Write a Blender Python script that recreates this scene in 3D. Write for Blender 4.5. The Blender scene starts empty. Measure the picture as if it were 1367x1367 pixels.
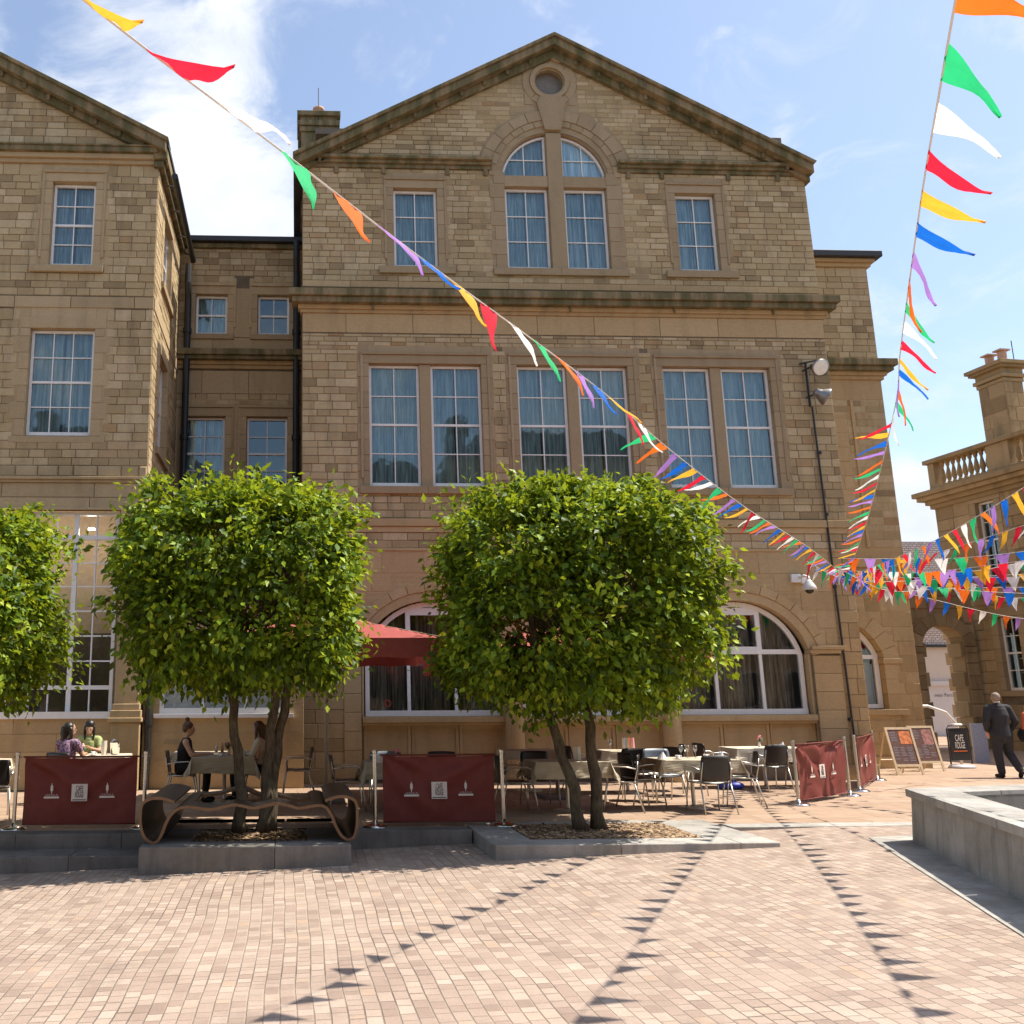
import bpy, math, random
import numpy as np
from mathutils import Vector, Matrix
R = math.radians
SC = bpy.context.scene
COL = SC.collection
rnd = random.Random(7)

# ------------------------------------------------------------------ mesh builder
class MB:
    def __init__(s):
        s.v = []; s.f = []; s.m = []
    def add(s, vs, fs, m=0):
        b = len(s.v); s.v += [tuple(p) for p in vs]
        for f in fs:
            s.f.append(tuple(b + i for i in f)); s.m.append(m)
    def box(s, x0, x1, y0, y1, z0, z1, m=0):
        if x1 < x0: x0, x1 = x1, x0
        if y1 < y0: y0, y1 = y1, y0
        if z1 < z0: z0, z1 = z1, z0
        s.add([(x0,y0,z0),(x1,y0,z0),(x1,y1,z0),(x0,y1,z0),(x0,y0,z1),(x1,y0,z1),(x1,y1,z1),(x0,y1,z1)],
              [(0,3,2,1),(4,5,6,7),(0,1,5,4),(1,2,6,5),(2,3,7,6),(3,0,4,7)], m)
    def ring(s, c, t, r, n, up=None, sx=1.0):
        t = Vector(t).normalized()
        a = Vector(up) if up is not None else (Vector((0,0,1)) if abs(t.z) < .9 else Vector((1,0,0)))
        u = t.cross(a).normalized(); w = t.cross(u).normalized()
        return [tuple(Vector(c) + u*(math.cos(k*2*math.pi/n)*r*sx) + w*(math.sin(k*2*math.pi/n)*r)) for k in range(n)]
    def tube(s, pts, r, n=8, m=0, closed=False, up=None, sx=1.0):
        P = [Vector(p) for p in pts]; N = len(P)
        rs = r if isinstance(r, (list, tuple)) else [r]*N
        b = len(s.v)
        for i in range(N):
            if closed: t = P[(i+1) % N] - P[i-1]
            else: t = P[min(i+1, N-1)] - P[max(i-1, 0)]
            s.v += s.ring(P[i], t, rs[i], n, up, sx)
        L = N if closed else N-1
        for i in range(L):
            j = (i+1) % N
            for k in range(n):
                k2 = (k+1) % n
                s.f.append((b+i*n+k, b+j*n+k, b+j*n+k2, b+i*n+k2)); s.m.append(m)
        if not closed:
            s.f.append(tuple(b+k for k in range(n))); s.m.append(m)
            s.f.append(tuple(b+(N-1)*n+n-1-k for k in range(n))); s.m.append(m)
    def lathe(s, prof, c=(0,0,0), n=16, m=0):
        b = len(s.v)
        for r, z in prof:
            for k in range(n):
                a = 2*math.pi*k/n
                s.v.append((c[0]+r*math.cos(a), c[1]+r*math.sin(a), c[2]+z))
        for i in range(len(prof)-1):
            for k in range(n):
                k2 = (k+1) % n
                s.f.append((b+i*n+k, b+i*n+k2, b+(i+1)*n+k2, b+(i+1)*n+k)); s.m.append(m)
        if prof[0][0] > 1e-4: s.f.append(tuple(b+n-1-k for k in range(n))); s.m.append(m)
        if prof[-1][0] > 1e-4: s.f.append(tuple(b+(len(prof)-1)*n+k for k in range(n))); s.m.append(m)
    def grid(s, P, m=0):
        b = len(s.v); nr = len(P); nc = len(P[0])
        for row in P: s.v += [tuple(p) for p in row]
        for i in range(nr-1):
            for j in range(nc-1):
                s.f.append((b+i*nc+j, b+i*nc+j+1, b+(i+1)*nc+j+1, b+(i+1)*nc+j)); s.m.append(m)
    def prism(s, poly, a, b_, fn, m=0):
        """poly (p,q) list swept between a and b_; fn(p,q,t)->xyz"""
        n = len(poly)
        vs = [fn(p, q, a) for p, q in poly] + [fn(p, q, b_) for p, q in poly]
        fs = [tuple(range(n-1, -1, -1)), tuple(range(n, 2*n))]
        for i in range(n):
            j = (i+1) % n; fs.append((i, j, n+j, n+i))
        s.add(vs, fs, m)
    def ball(s, c, r, n=10, m=0, rot=None):
        if not isinstance(r, (tuple, list)): r = (r, r, r)
        k = n//2+1; b = len(s.v)
        M = rot if rot is not None else Matrix.Identity(3)
        for i in range(k):
            ph = math.pi*(i+.5)/k - math.pi/2 if False else -math.pi/2 + math.pi*i/(k-1)
            for j in range(n):
                a = 2*math.pi*j/n
                q = M @ Vector((r[0]*math.cos(ph)*math.cos(a), r[1]*math.cos(ph)*math.sin(a), r[2]*math.sin(ph)))
                s.v.append(tuple(Vector(c)+q))
        for i in range(k-1):
            for j in range(n):
                j2 = (j+1) % n
                s.f.append((b+i*n+j, b+i*n+j2, b+(i+1)*n+j2, b+(i+1)*n+j)); s.m.append(m)
    def build(s, name, mats, parent=None, smooth=False, bevel=0, loc=None, fixn=True):
        me = bpy.data.meshes.new(name)
        o = bpy.data.objects.new(name, me)
        off = (0,0,0)
        if parent is not None:
            off = wloc(parent); o.parent = parent
        elif loc is not None:
            off = loc; o.location = loc
        vs = [(p[0]-off[0], p[1]-off[1], p[2]-off[2]) for p in s.v] if off != (0,0,0) else s.v
        me.from_pydata(vs, [], s.f)
        if not isinstance(mats, (list, tuple)): mats = [mats]
        for mt in mats: me.materials.append(mt)
        if len(mats) > 1: me.polygons.foreach_set('material_index', s.m)
        if smooth: me.polygons.foreach_set('use_smooth', [True]*len(s.f))
        me.validate()
        if fixn and len(s.f) < 60000:
            import bmesh
            bm = bmesh.new(); bm.from_mesh(me); bmesh.ops.recalc_face_normals(bm, faces=bm.faces); bm.to_mesh(me); bm.free()
        if bevel:
            md = o.modifiers.new('bevel', 'BEVEL'); md.width = bevel; md.segments = 2; md.limit_method = 'ANGLE'
        COL.objects.link(o)
        return o

def wloc(o):
    x = y = z = 0.0
    while o is not None:
        x += o.location[0]; y += o.location[1]; z += o.location[2]; o = o.parent
    return (x, y, z)

def tag(o, label=None, cat=None, group=None, kind=None):
    if label: o['label'] = label
    if cat: o['category'] = cat
    if group: o['group'] = group
    if kind: o['kind'] = kind
    return o
def thing(name, label, cat, loc=(0,0,0), rz=0, group=None):
    o = bpy.data.objects.new(name, None); COL.objects.link(o)
    o.location = loc; o.rotation_euler = (0,0,rz); o.empty_display_size = .2
    return tag(o, label, cat, group)
KIDS = {}
def copy_tree(o, parent=None):
    c = o.copy(); COL.objects.link(c); c.parent = parent
    for ch in list(o.children): copy_tree(ch, c)
    return c

# ------------------------------------------------------------------ materials
class NT:
    def __init__(s, nt): s.nt = nt
    def n(s, typ, **kw):
        nd = s.nt.nodes.new(typ)
        for k, v in kw.items():
            if k.startswith('i_'):
                key = k[2:]
                key = int(key) if key.isdigit() else key.replace('_', ' ')
                if isinstance(v, bpy.types.NodeSocket): s.nt.links.new(v, nd.inputs[key])
                else: nd.inputs[key].default_value = v
            else: setattr(nd, k, v)
        return nd
    def l(s, a, b): s.nt.links.new(a, b)
    def math(s, op, a, b=None, c=None):
        nd = s.nt.nodes.new('ShaderNodeMath'); nd.operation = op
        for i, v in enumerate((a, b, c)):
            if v is None: continue
            if isinstance(v, bpy.types.NodeSocket): s.nt.links.new(v, nd.inputs[i])
            else: nd.inputs[i].default_value = v
        return nd.outputs[0]
    def ramp(s, fac, stops, interp='LINEAR'):
        nd = s.nt.nodes.new('ShaderNodeValToRGB'); nd.color_ramp.interpolation = interp
        el = nd.color_ramp.elements
        while len(el) < len(stops): el.new(.5)
        for e, (p, c) in zip(el, stops):
            e.position = p; e.color = (c[0], c[1], c[2], 1) if not isinstance(c, float) else (c, c, c, 1)
        s.nt.links.new(fac, nd.inputs[0]); return nd.outputs[0]
    def mix(s, f, a, b, typ='MIX'):
        nd = s.nt.nodes.new('ShaderNodeMix'); nd.data_type = 'RGBA'; nd.blend_type = typ
        for i, v in ((0, f), (6, a), (7, b)):
            if isinstance(v, bpy.types.NodeSocket): s.nt.links.new(v, nd.inputs[i])
            elif i == 0: nd.inputs[0].default_value = v
            else: nd.inputs[i].default_value = (v[0], v[1], v[2], 1)
        return nd.outputs[2]
    def noise(s, vec, scale, detail=4, rough=.55, out='Fac', dist=0):
        nd = s.nt.nodes.new('ShaderNodeTexNoise')
        nd.inputs['Scale'].default_value = scale; nd.inputs['Detail'].default_value = detail
        nd.inputs['Roughness'].default_value = rough; nd.inputs['Distortion'].default_value = dist
        if vec is not None: s.nt.links.new(vec, nd.inputs['Vector'])
        return nd.outputs[out]

def newmat(name):
    m = bpy.data.materials.new(name); m.use_nodes = True
    nt = m.node_tree; nt.nodes.clear()
    T = NT(nt); out = nt.nodes.new('ShaderNodeOutputMaterial')
    return m, T, out
def principled(T, out, col, rough=.7, metal=0, bump=None, bstr=.3, bdist=.01, spec=.5, **kw):
    p = T.n('ShaderNodeBsdfPrincipled')
    for key, v in (('Base Color', col), ('Roughness', rough), ('Metallic', metal), ('Specular IOR Level', spec)):
        if isinstance(v, bpy.types.NodeSocket): T.l(v, p.inputs[key])
        elif key == 'Base Color': p.inputs[key].default_value = (v[0], v[1], v[2], 1)
        else: p.inputs[key].default_value = v
    if bump is not None:
        b = T.n('ShaderNodeBump'); b.inputs['Strength'].default_value = bstr; b.inputs['Distance'].default_value = bdist
        T.l(bump, b.inputs['Height']); T.l(b.outputs[0], p.inputs['Normal'])
    T.l(p.outputs[0], out.inputs[0]); return p
def simple(name, col, rough=.6, metal=0, var=.12, scale=8, bstr=.15, bdist=.004, spec=.5, bscale=40):
    m, T, out = newmat(name)
    pos = T.n('ShaderNodeTexCoord').outputs['Object']
    nz = T.noise(pos, scale, 5)
    lo = tuple(c*(1-var) for c in col); hi = tuple(min(1, c*(1+var)) for c in col)
    c = T.ramp(nz, [(.3, lo), (.7, hi)])
    b = T.noise(pos, bscale, 4)
    rr = T.math('ADD', T.math('MULTIPLY', nz, .15), rough-.07)
    principled(T, out, c, rr, metal, b, bstr, bdist, spec)
    return m

def stone(name, stops, dark=(.07,.06,.045), stain=.35, island=True, blockbrick=None, top_moss=False, rough=.9, topdark=0, algae=None):
    stops = [(p, (c[0]*1.04, c[1]*.985, c[2]*.915)) for p, c in stops]
    m, T, out = newmat(name)
    pos = T.n('ShaderNodeTexCoord').outputs['Object']
    geo = T.n('ShaderNodeNewGeometry')
    if island: rr = geo.outputs['Random Per Island']
    else: rr = T.noise(pos, .8, 3)
    c = T.ramp(rr, stops)
    mp = T.n('ShaderNodeMapping'); mp.inputs['Scale'].default_value = (1, 1, 3.5); T.l(pos, mp.inputs['Vector'])
    strat = T.noise(mp.outputs[0], 5, 6, .65)
    c = T.mix(T.math('MULTIPLY', strat, .42), c, (.31,.215,.11), 'MIX')
    fine = T.noise(pos, 42, 5, .7)
    c = T.mix(.35, c, T.ramp(fine, [(.25, (.25,.25,.25)), (.75, (1.15,1.15,1.15))]), 'MULTIPLY')
    mp2 = T.n('ShaderNodeMapping'); mp2.inputs['Scale'].default_value = (1.6, 1.6, .35); T.l(pos, mp2.inputs['Vector'])
    st = T.ramp(T.noise(mp2.outputs[0], 1.7, 6, .62), [(.5, 0.0), (.72, 1.0)])
    c = T.mix(T.math('MULTIPLY', st, stain), c, dark)
    if algae:
        al = T.ramp(T.noise(mp2.outputs[0], 2.6, 5, .6), [(.38, 0.0), (.6, 1.0)])
        c = T.mix(T.math('MULTIPLY', al, .75), c, algae)
    h = T.math('ADD', T.math('MULTIPLY', fine, .5), strat)
    principled(T, out, c, rough, 0, h, .5, .012, .2)
    return m

M = {}
M['stone'] = stone('sandstone_blocks', [(0,(.30,.23,.14)),(.12,(.43,.34,.20)),(.45,(.51,.41,.25)),(.75,(.57,.47,.30)),(.93,(.64,.53,.36)),(1,(.40,.26,.13))])
M['stone_gf'] = stone('sandstone_lower', [(0,(.41,.30,.16)),(.4,(.50,.37,.20)),(.8,(.57,.43,.25)),(1,(.46,.31,.16))], stain=.25)
M['ashlar'] = stone('smooth_ashlar', [(0,(.44,.35,.22)),(.5,(.50,.40,.255)),(1,(.56,.45,.29))], stain=.22)
M['ashlar_gf'] = stone('smooth_ashlar_lower', [(0,(.50,.37,.21)),(.5,(.55,.415,.24)),(1,(.60,.46,.28))], stain=.2)
M['frame_stone'] = stone('window_surround_stone', [(0,(.37,.29,.19)),(.5,(.41,.325,.215)),(1,(.46,.365,.25))], stain=.2)
M['cornice'] = stone('weathered_cornice', [(0,(.25,.20,.125)),(1,(.33,.26,.16))], stain=.6, dark=(.045,.042,.03), algae=(.07,.075,.03))
M['cornice_low'] = stone('cornice_bounce_tint', [(0,(.48,.35,.19)),(1,(.56,.42,.24))], stain=.4)  # brighter yellow stone carries the light bounced up from the paving
M['mortar'] = simple('mortar', (.15,.118,.078), .95, var=.25, scale=5)
M['stone_plain'] = stone('rendered_side_stone', [(0,(.36,.28,.18)),(1,(.42,.33,.22))], island=False)
M['stone_rb'] = stone('shade_darkened_blocks', [(0,(.26,.19,.11)),(.3,(.36,.27,.155)),(.7,(.42,.32,.19)),(1,(.50,.38,.23))], stain=.45)  # darker stops put the shade of the sunless faces into the stone
M['white'] = simple('white_gloss_paint', (.78,.76,.73), .4, var=.04)
M['slate'] = simple('roof_slate', (.07,.075,.085), .6, var=.3, scale=4)
M['black'] = simple('black_iron', (.018,.018,.02), .5, var=.2)
M['lead'] = simple('lead_flashing', (.035,.034,.035), .6, var=.2)
M['steel'] = simple('brushed_steel', (.62,.58,.52), .28, 1, var=.06)
M['chrome'] = simple('polished_steel', (.75,.73,.70), .12, 1, var=.03, bstr=.02)
M['chairmetal'] = simple('satin_aluminium', (.60,.565,.50), .42, .85, var=.06)
M['plastic'] = simple('dark_brown_plastic', (.030,.026,.022), .38, var=.1, bstr=.05)
M['plastic_l'] = simple('slate_grey_plastic', (.16,.19,.23), .4, var=.1, bstr=.05)
M['granite_old'] = simple('grey_granite', (.33,.315,.29), .75, var=.16, scale=3, bscale=160, bstr=.3)
M['granite_d_old'] = simple('flamed_dark_granite', (.16,.15,.135), .8, var=.18, scale=3, bscale=160, bstr=.3)
def granite(name, col):
    m, T, out = newmat(name)
    pos = T.n('ShaderNodeTexCoord').outputs['Object']; isl = T.n('ShaderNodeNewGeometry').outputs['Random Per Island']
    sp = T.noise(pos, 190, 3, .8); big = T.noise(pos, 1.7, 6, .65)
    mp = T.n('ShaderNodeMapping'); mp.inputs['Scale'].default_value = (3,3,.5); T.l(pos, mp.inputs['Vector']); st = T.noise(mp.outputs[0], 2.2, 6, .65)
    k = lambda f: tuple(c*f for c in col)
    c = T.ramp(isl, [(0,k(.84)),(1,k(1.12))])
    c = T.mix(.8, c, T.ramp(sp, [(.3,(.5,.5,.5)),(.5,(1,1,1)),(.72,(1.3,1.28,1.24))]), 'MULTIPLY')
    c = T.mix(1.0, c, T.ramp(big, [(.3,(.66,.64,.60)),(.6,(1.06,1.06,1.06))]), 'MULTIPLY')
    c = T.mix(T.ramp(st, [(.5,0.0),(.7,.6)]), c, k(.42))
    principled(T, out, c, .74, 0, sp, .35, .004, .35); return m
M['granite'] = granite('grey_granite', (.40,.38,.345)); M['granite_d'] = granite('flamed_dark_granite', (.21,.195,.175))
M['cloth'] = simple('beige_linen', (.48,.41,.30), .9, var=.06, bscale=300)
M['cream'] = simple('cream_cloth', (.62,.55,.42), .9, var=.06, bscale=300)
M['napkin'] = simple('white_napkin', (.80,.80,.83), .85, var=.04)
M['china'] = simple('white_china', (.82,.80,.77), .25, var=.02)
M['skin'] = simple('skin', (.56,.33,.22), .55, var=.08, bstr=.03)
M['skin_t'] = simple('skin_tan', (.45,.26,.16), .55, var=.08, bstr=.03)
M['hair_d'] = simple('dark_hair', (.018,.013,.010), .45, var=.3, scale=60)
M['hair_b'] = simple('brown_hair', (.10,.050,.024), .5, var=.3, scale=60)
M['hair_g'] = simple('grey_cropped_hair', (.30,.24,.19), .8, var=.2, scale=60)
M['suit'] = simple('charcoal_suit', (.028,.028,.032), .85, var=.15, bscale=200)
M['blackcloth'] = simple('black_cloth', (.012,.011,.012), .85, var=.2)
M['redskirt'] = simple('deep_red_cloth', (.12,.02,.02), .85, var=.2)
M['coral'] = simple('coral_cloth', (.62,.12,.05), .8, var=.08)
M['whitecloth'] = simple('white_cotton', (.72,.70,.66), .85, var=.05)
M['blueplastic'] = simple('blue_bag_nylon', (.02,.04,.35), .5, var=.1)
M['wood_l'] = simple('pale_timber', (.58,.45,.29), .6, var=.12, scale=12)
M['terracotta'] = simple('terracotta_pot', (.50,.30,.20), .8, var=.1)
M['lamp_metal'] = simple('weathered_lamp_metal', (.26,.24,.22), .35, .7, var=.2)
M['lampglass'] = simple('lamp_lens', (.80,.77,.68), .3, 0, var=.1)
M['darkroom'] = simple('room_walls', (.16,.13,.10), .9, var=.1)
M['pink'] = simple('pink_petals', (.72,.25,.30), .7, var=.2, scale=30)
M['rosepink'] = simple('pale_rose', (.80,.50,.44), .7, var=.1, scale=30)
M['greenstem'] = simple('flower_leaves', (.05,.11,.03), .7, var=.2, scale=30)
M['orange_ink'] = simple('orange_ink', (.75,.14,.03), .6, var=.05)
M['black_ink'] = simple('black_ink', (.02,.02,.02), .6, var=.05)
M['white_ink'] = simple('white_ink', (.72,.66,.60), .6, var=.05)
M['sticker_red'] = simple('red_sticker', (.5,.05,.04), .5, var=.05)
M['shopwhite'] = simple('white_shopfront', (.62,.60,.62), .6, var=.03)
M['shopcream'] = simple('cream_render', (.66,.58,.50), .8, var=.03)
M['shoptext'] = simple('grey_lettering', (.22,.21,.24), .6, var=.03)

def bark():
    m, T, out = newmat('tree_bark')
    pos = T.n('ShaderNodeTexCoord').outputs['Object']
    mp = T.n('ShaderNodeMapping'); mp.inputs['Scale'].default_value = (1,1,.25); T.l(pos, mp.inputs['Vector'])
    a = T.noise(mp.outputs[0], 28, 6, .65)
    b = T.noise(pos, 5, 4)
    c = T.ramp(a, [(.3,(.045,.033,.022)),(.7,(.15,.115,.075))])
    c = T.mix(T.ramp(b, [(.5,0.0),(.75,.7)]), c, (.17,.16,.09))
    principled(T, out, c, .9, 0, a, .8, .02, .2); return m
M['bark'] = bark()

def leafmat(name, stops, tr=.55):
    m, T, out = newmat(name)
    geo = T.n('ShaderNodeNewGeometry')
    pos = T.n('ShaderNodeTexCoord').outputs['Object']
    big = T.noise(pos, 1.6, 3)
    f = T.math('ADD', T.math('MULTIPLY', geo.outputs['Random Per Island'], .75), T.math('MULTIPLY', T.math('SUBTRACT', big, .37), .8))
    c = T.ramp(f, stops)
    d = T.n('ShaderNodeBsdfPrincipled'); T.l(c, d.inputs['Base Color']); d.inputs['Roughness'].default_value = .5; d.inputs['Specular IOR Level'].default_value = .28
    t = T.n('ShaderNodeBsdfTranslucent')
    T.l(T.mix(.5, c, (.62,.66,.03)), t.inputs['Color'])
    mx = T.n('ShaderNodeMixShader'); mx.inputs[0].default_value = tr*.62
    T.l(d.outputs[0], mx.inputs[1]); T.l(t.outputs[0], mx.inputs[2]); T.l(mx.outputs[0], out.inputs[0])
    return m
M['leaf'] = leafmat('green_leaves', [(0,(.015,.035,.004)),(.3,(.045,.10,.008)),(.55,(.12,.22,.013)),(.78,(.30,.42,.022)),(1,(.60,.60,.06))])  # ramp runs from shaded to sunlit leaf tones, painted in at random

def glass(name, tint=(.85,.92,1), refl=.2):
    m, T, out = newmat(name)
    fr = T.n('ShaderNodeFresnel'); fr.inputs[0].default_value = 1.5
    f = T.math('ADD', T.math('MULTIPLY', fr.outputs[0], 1.6), refl)
    g = T.n('ShaderNodeBsdfGlossy'); g.inputs['Roughness'].default_value = .03; g.inputs['Color'].default_value = (*tint,1)
    pos = T.n('ShaderNodeTexCoord').outputs['Object']
    b = T.n('ShaderNodeBump'); b.inputs['Strength'].default_value = .08; b.inputs['Distance'].default_value = .02
    T.l(T.noise(pos, 2.6, 2), b.inputs['Height']); T.l(b.outputs[0], g.inputs['Normal'])
    tr = T.n('ShaderNodeBsdfTransparent'); tr.inputs[0].default_value = (*[.9*c for c in tint],1)
    mx = T.n('ShaderNodeMixShader'); T.l(f, mx.inputs[0]); T.l(tr.outputs[0], mx.inputs[1]); T.l(g.outputs[0], mx.inputs[2]); T.l(mx.outputs[0], out.inputs[0])
    return m
M['glass'] = glass('window_glass', (.80,.97,1), .06)
M['glass_gf'] = glass('cafe_glass', (.9,.95,1), .03)
M['frosted'] = simple('frosted_glass', (.33,.36,.33), .35, var=.25, scale=30)
m, T, out = newmat('drinking_glass'); g = T.n('ShaderNodeBsdfGlossy'); g.inputs['Roughness'].default_value = .05
tr = T.n('ShaderNodeBsdfTransparent'); tr.inputs[0].default_value = (.93,.93,.93,1); mx = T.n('ShaderNodeMixShader'); mx.inputs[0].default_value = .3
T.l(tr.outputs[0], mx.inputs[1]); T.l(g.outputs[0], mx.inputs[2]); T.l(mx.outputs[0], out.inputs[0]); M['wineglass'] = m

def fabric(name, col, tr=.35, rough=.8, spec=.3):
    m, T, out = newmat(name)
    pos = T.n('ShaderNodeTexCoord').outputs['Object']
    nz = T.noise(pos, 9, 4)
    c = T.ramp(nz, [(.3, tuple(k*.9 for k in col)), (.7, tuple(min(1, k*1.08) for k in col))])
    d = T.n('ShaderNodeBsdfPrincipled'); T.l(c, d.inputs['Base Color']); d.inputs['Roughness'].default_value = rough; d.inputs['Specular IOR Level'].default_value = spec
    t = T.n('ShaderNodeBsdfTranslucent'); T.l(c, t.inputs['Color'])
    mx = T.n('ShaderNodeMixShader'); mx.inputs[0].default_value = tr
    T.l(d.outputs[0], mx.inputs[1]); T.l(t.outputs[0], mx.inputs[2]); T.l(mx.outputs[0], out.inputs[0]); return m
FC = {'red': (.75,.02,.05), 'white': (.85,.83,.80), 'green': (.03,.55,.20), 'orange': (.85,.17,.02), 'purple': (.42,.22,.62), 'blue': (.01,.14,.60), 'yellow': (.85,.45,.04)}
for k, c in FC.items(): M['flag_'+k] = fabric('bunting_'+k, c, .45)
M['parasol'] = fabric('claret_canvas', (.36,.085,.075), .10)
M['banner'] = fabric('claret_banner', (.19,.043,.034), .10, .6)
def gathered(name, dark, light, tr):  # light and dark of the folds painted as vertical stripes in the cloth
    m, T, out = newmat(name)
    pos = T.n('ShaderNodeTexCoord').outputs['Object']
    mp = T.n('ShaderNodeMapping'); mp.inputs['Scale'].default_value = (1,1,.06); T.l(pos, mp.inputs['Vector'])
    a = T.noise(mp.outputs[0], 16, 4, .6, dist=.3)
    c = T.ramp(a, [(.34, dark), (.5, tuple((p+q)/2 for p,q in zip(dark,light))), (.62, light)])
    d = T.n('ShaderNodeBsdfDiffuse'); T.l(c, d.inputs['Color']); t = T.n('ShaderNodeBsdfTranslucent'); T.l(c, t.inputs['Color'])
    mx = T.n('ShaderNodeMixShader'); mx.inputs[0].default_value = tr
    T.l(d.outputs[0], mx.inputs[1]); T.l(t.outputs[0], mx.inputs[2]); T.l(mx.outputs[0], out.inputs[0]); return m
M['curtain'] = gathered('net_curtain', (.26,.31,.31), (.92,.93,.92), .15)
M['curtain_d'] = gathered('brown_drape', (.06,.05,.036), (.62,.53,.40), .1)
M['topgreen'] = fabric('striped_green_top', (.42,.48,.20), .1)
M['patterned'] = None
m, T, out = newmat('patterned_blouse'); pos = T.n('ShaderNodeTexCoord').outputs['Object']
principled(T, out, T.ramp(T.noise(pos, 28, 2), [(.35,(.03,.015,.05)),(.47,(.20,.09,.24)),(.55,(.5,.35,.38)),(.66,(.06,.03,.07))]), .8); M['patterned'] = m

def plazamat(name, along_y=True, w=.105, L=.135, stops=None, mort=(.36,.28,.21)):
    m, T, out = newmat(name)
    pos = T.n('ShaderNodeTexCoord').outputs['Object']
    wob = T.noise(pos, .35, 2, out='Color')
    vm = T.n('ShaderNodeVectorMath'); vm.operation = 'MULTIPLY_ADD'; T.l(wob, vm.inputs[0]); vm.inputs[1].default_value = (.20,.20,0); T.l(pos, vm.inputs[2])
    sp = T.n('ShaderNodeSeparateXYZ'); T.l(vm.outputs[0], sp.inputs[0])
    X, Y = (sp.outputs[0], sp.outputs[1]) if along_y else (sp.outputs[1], sp.outputs[0])
    xr = T.math('DIVIDE', X, w); row = T.math('FLOOR', xr); fx = T.math('FRACT', xr)
    wn = T.n('ShaderNodeTexWhiteNoise'); wn.noise_dimensions = '1D'; T.l(row, wn.inputs['W'])
    # length of setts differs by row; wobble makes them uneven inside a row
    ln = T.math('MULTIPLY_ADD', wn.outputs['Value'], .5, .75)
    yy = T.math('DIVIDE', T.math('DIVIDE', Y, L), ln)
    n1 = T.n('ShaderNodeTexNoise'); n1.noise_dimensions = '2D'; n1.inputs['Scale'].default_value = 1.0; n1.inputs['Detail'].default_value = 1
    cb = T.n('ShaderNodeCombineXYZ'); T.l(T.math('MULTIPLY', row, 7.31), cb.inputs[0]); T.l(T.math('MULTIPLY', yy, .55), cb.inputs[1]); T.l(cb.outputs[0], n1.inputs['Vector'])
    yy = T.math('ADD', T.math('ADD', yy, T.math('MULTIPLY', wn.outputs['Value'], 13.7)), T.math('MULTIPLY', n1.outputs['Fac'], 1.3))
    cell = T.math('FLOOR', yy); fy = T.math('FRACT', yy)
    cc = T.n('ShaderNodeCombineXYZ'); T.l(row, cc.inputs[0]); T.l(cell, cc.inputs[1])
    w2 = T.n('ShaderNodeTexWhiteNoise'); w2.noise_dimensions = '2D'; T.l(cc.outputs[0], w2.inputs['Vector'])
    ex = T.math('MINIMUM', fx, T.math('SUBTRACT', 1, fx)); ey = T.math('MINIMUM', fy, T.math('SUBTRACT', 1, fy))
    e = T.math('MINIMUM', T.math('MULTIPLY', ex, w), T.math('MULTIPLY', ey, T.math('MULTIPLY', ln, L)))
    rag = T.math('MULTIPLY', T.math('SUBTRACT', T.noise(pos, 60, 3), .5), .007)
    e = T.math('ADD', e, rag)
    msk = T.n('ShaderNodeMapRange'); msk.interpolation_type = 'SMOOTHSTEP'; msk.inputs['From Min'].default_value = .002; msk.inputs['From Max'].default_value = .008; T.l(e, msk.inputs['Value'])
    c = T.ramp(w2.outputs['Value'], stops)
    patch = T.noise(pos, .5, 3)
    c = T.mix(T.math('MULTIPLY', patch, .55), c, stops[len(stops)//2][1])
    gr = T.noise(pos, 130, 4, .75)
    c = T.mix(.6, c, T.ramp(gr, [(.28,(.5,.46,.45)),(.68,(1.15,1.12,1.1))]), 'MULTIPLY')
    wear = T.noise(pos, 3.5, 5, .6)
    c = T.mix(.4, c, T.ramp(wear, [(.3,(.66,.64,.62)),(.65,(1.08,1.08,1.08))]), 'MULTIPLY')
    spt = T.ramp(T.noise(pos, 1.1, 7, .7), [(.56,0.0),(.68,.45)])
    c = T.mix(spt, c, (.17,.135,.11))
    mc = T.mix(T.ramp(T.noise(pos, 1.3, 4), [(.4,0.0),(.65,1.0)]), mort, tuple(k*.45 for k in mort))
    c = T.mix(msk.outputs[0], mc, c)
    h = T.math('ADD', T.math('MULTIPLY', msk.outputs[0], 1.0), T.math('MULTIPLY', gr, .25))
    h = T.math('ADD', h, T.math('MULTIPLY', w2.outputs['Value'], .3))
    principled(T, out, c, .72, 0, h, .7, .008, .35); return m
M['setts'] = plazamat('granite_setts', stops=[(0,(.27,.195,.155)),(.15,(.34,.25,.20)),(.45,(.39,.30,.24)),(.75,(.43,.34,.275)),(.92,(.50,.41,.335)),(1,(.43,.31,.22))], mort=(.34,.265,.205))
M['slabs'] = plazamat('sandstone_slabs', along_y=False, w=.45, L=.75, stops=[(0,(.37,.255,.175)),(.5,(.42,.30,.21)),(1,(.47,.35,.25))], mort=(.26,.18,.12))

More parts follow.
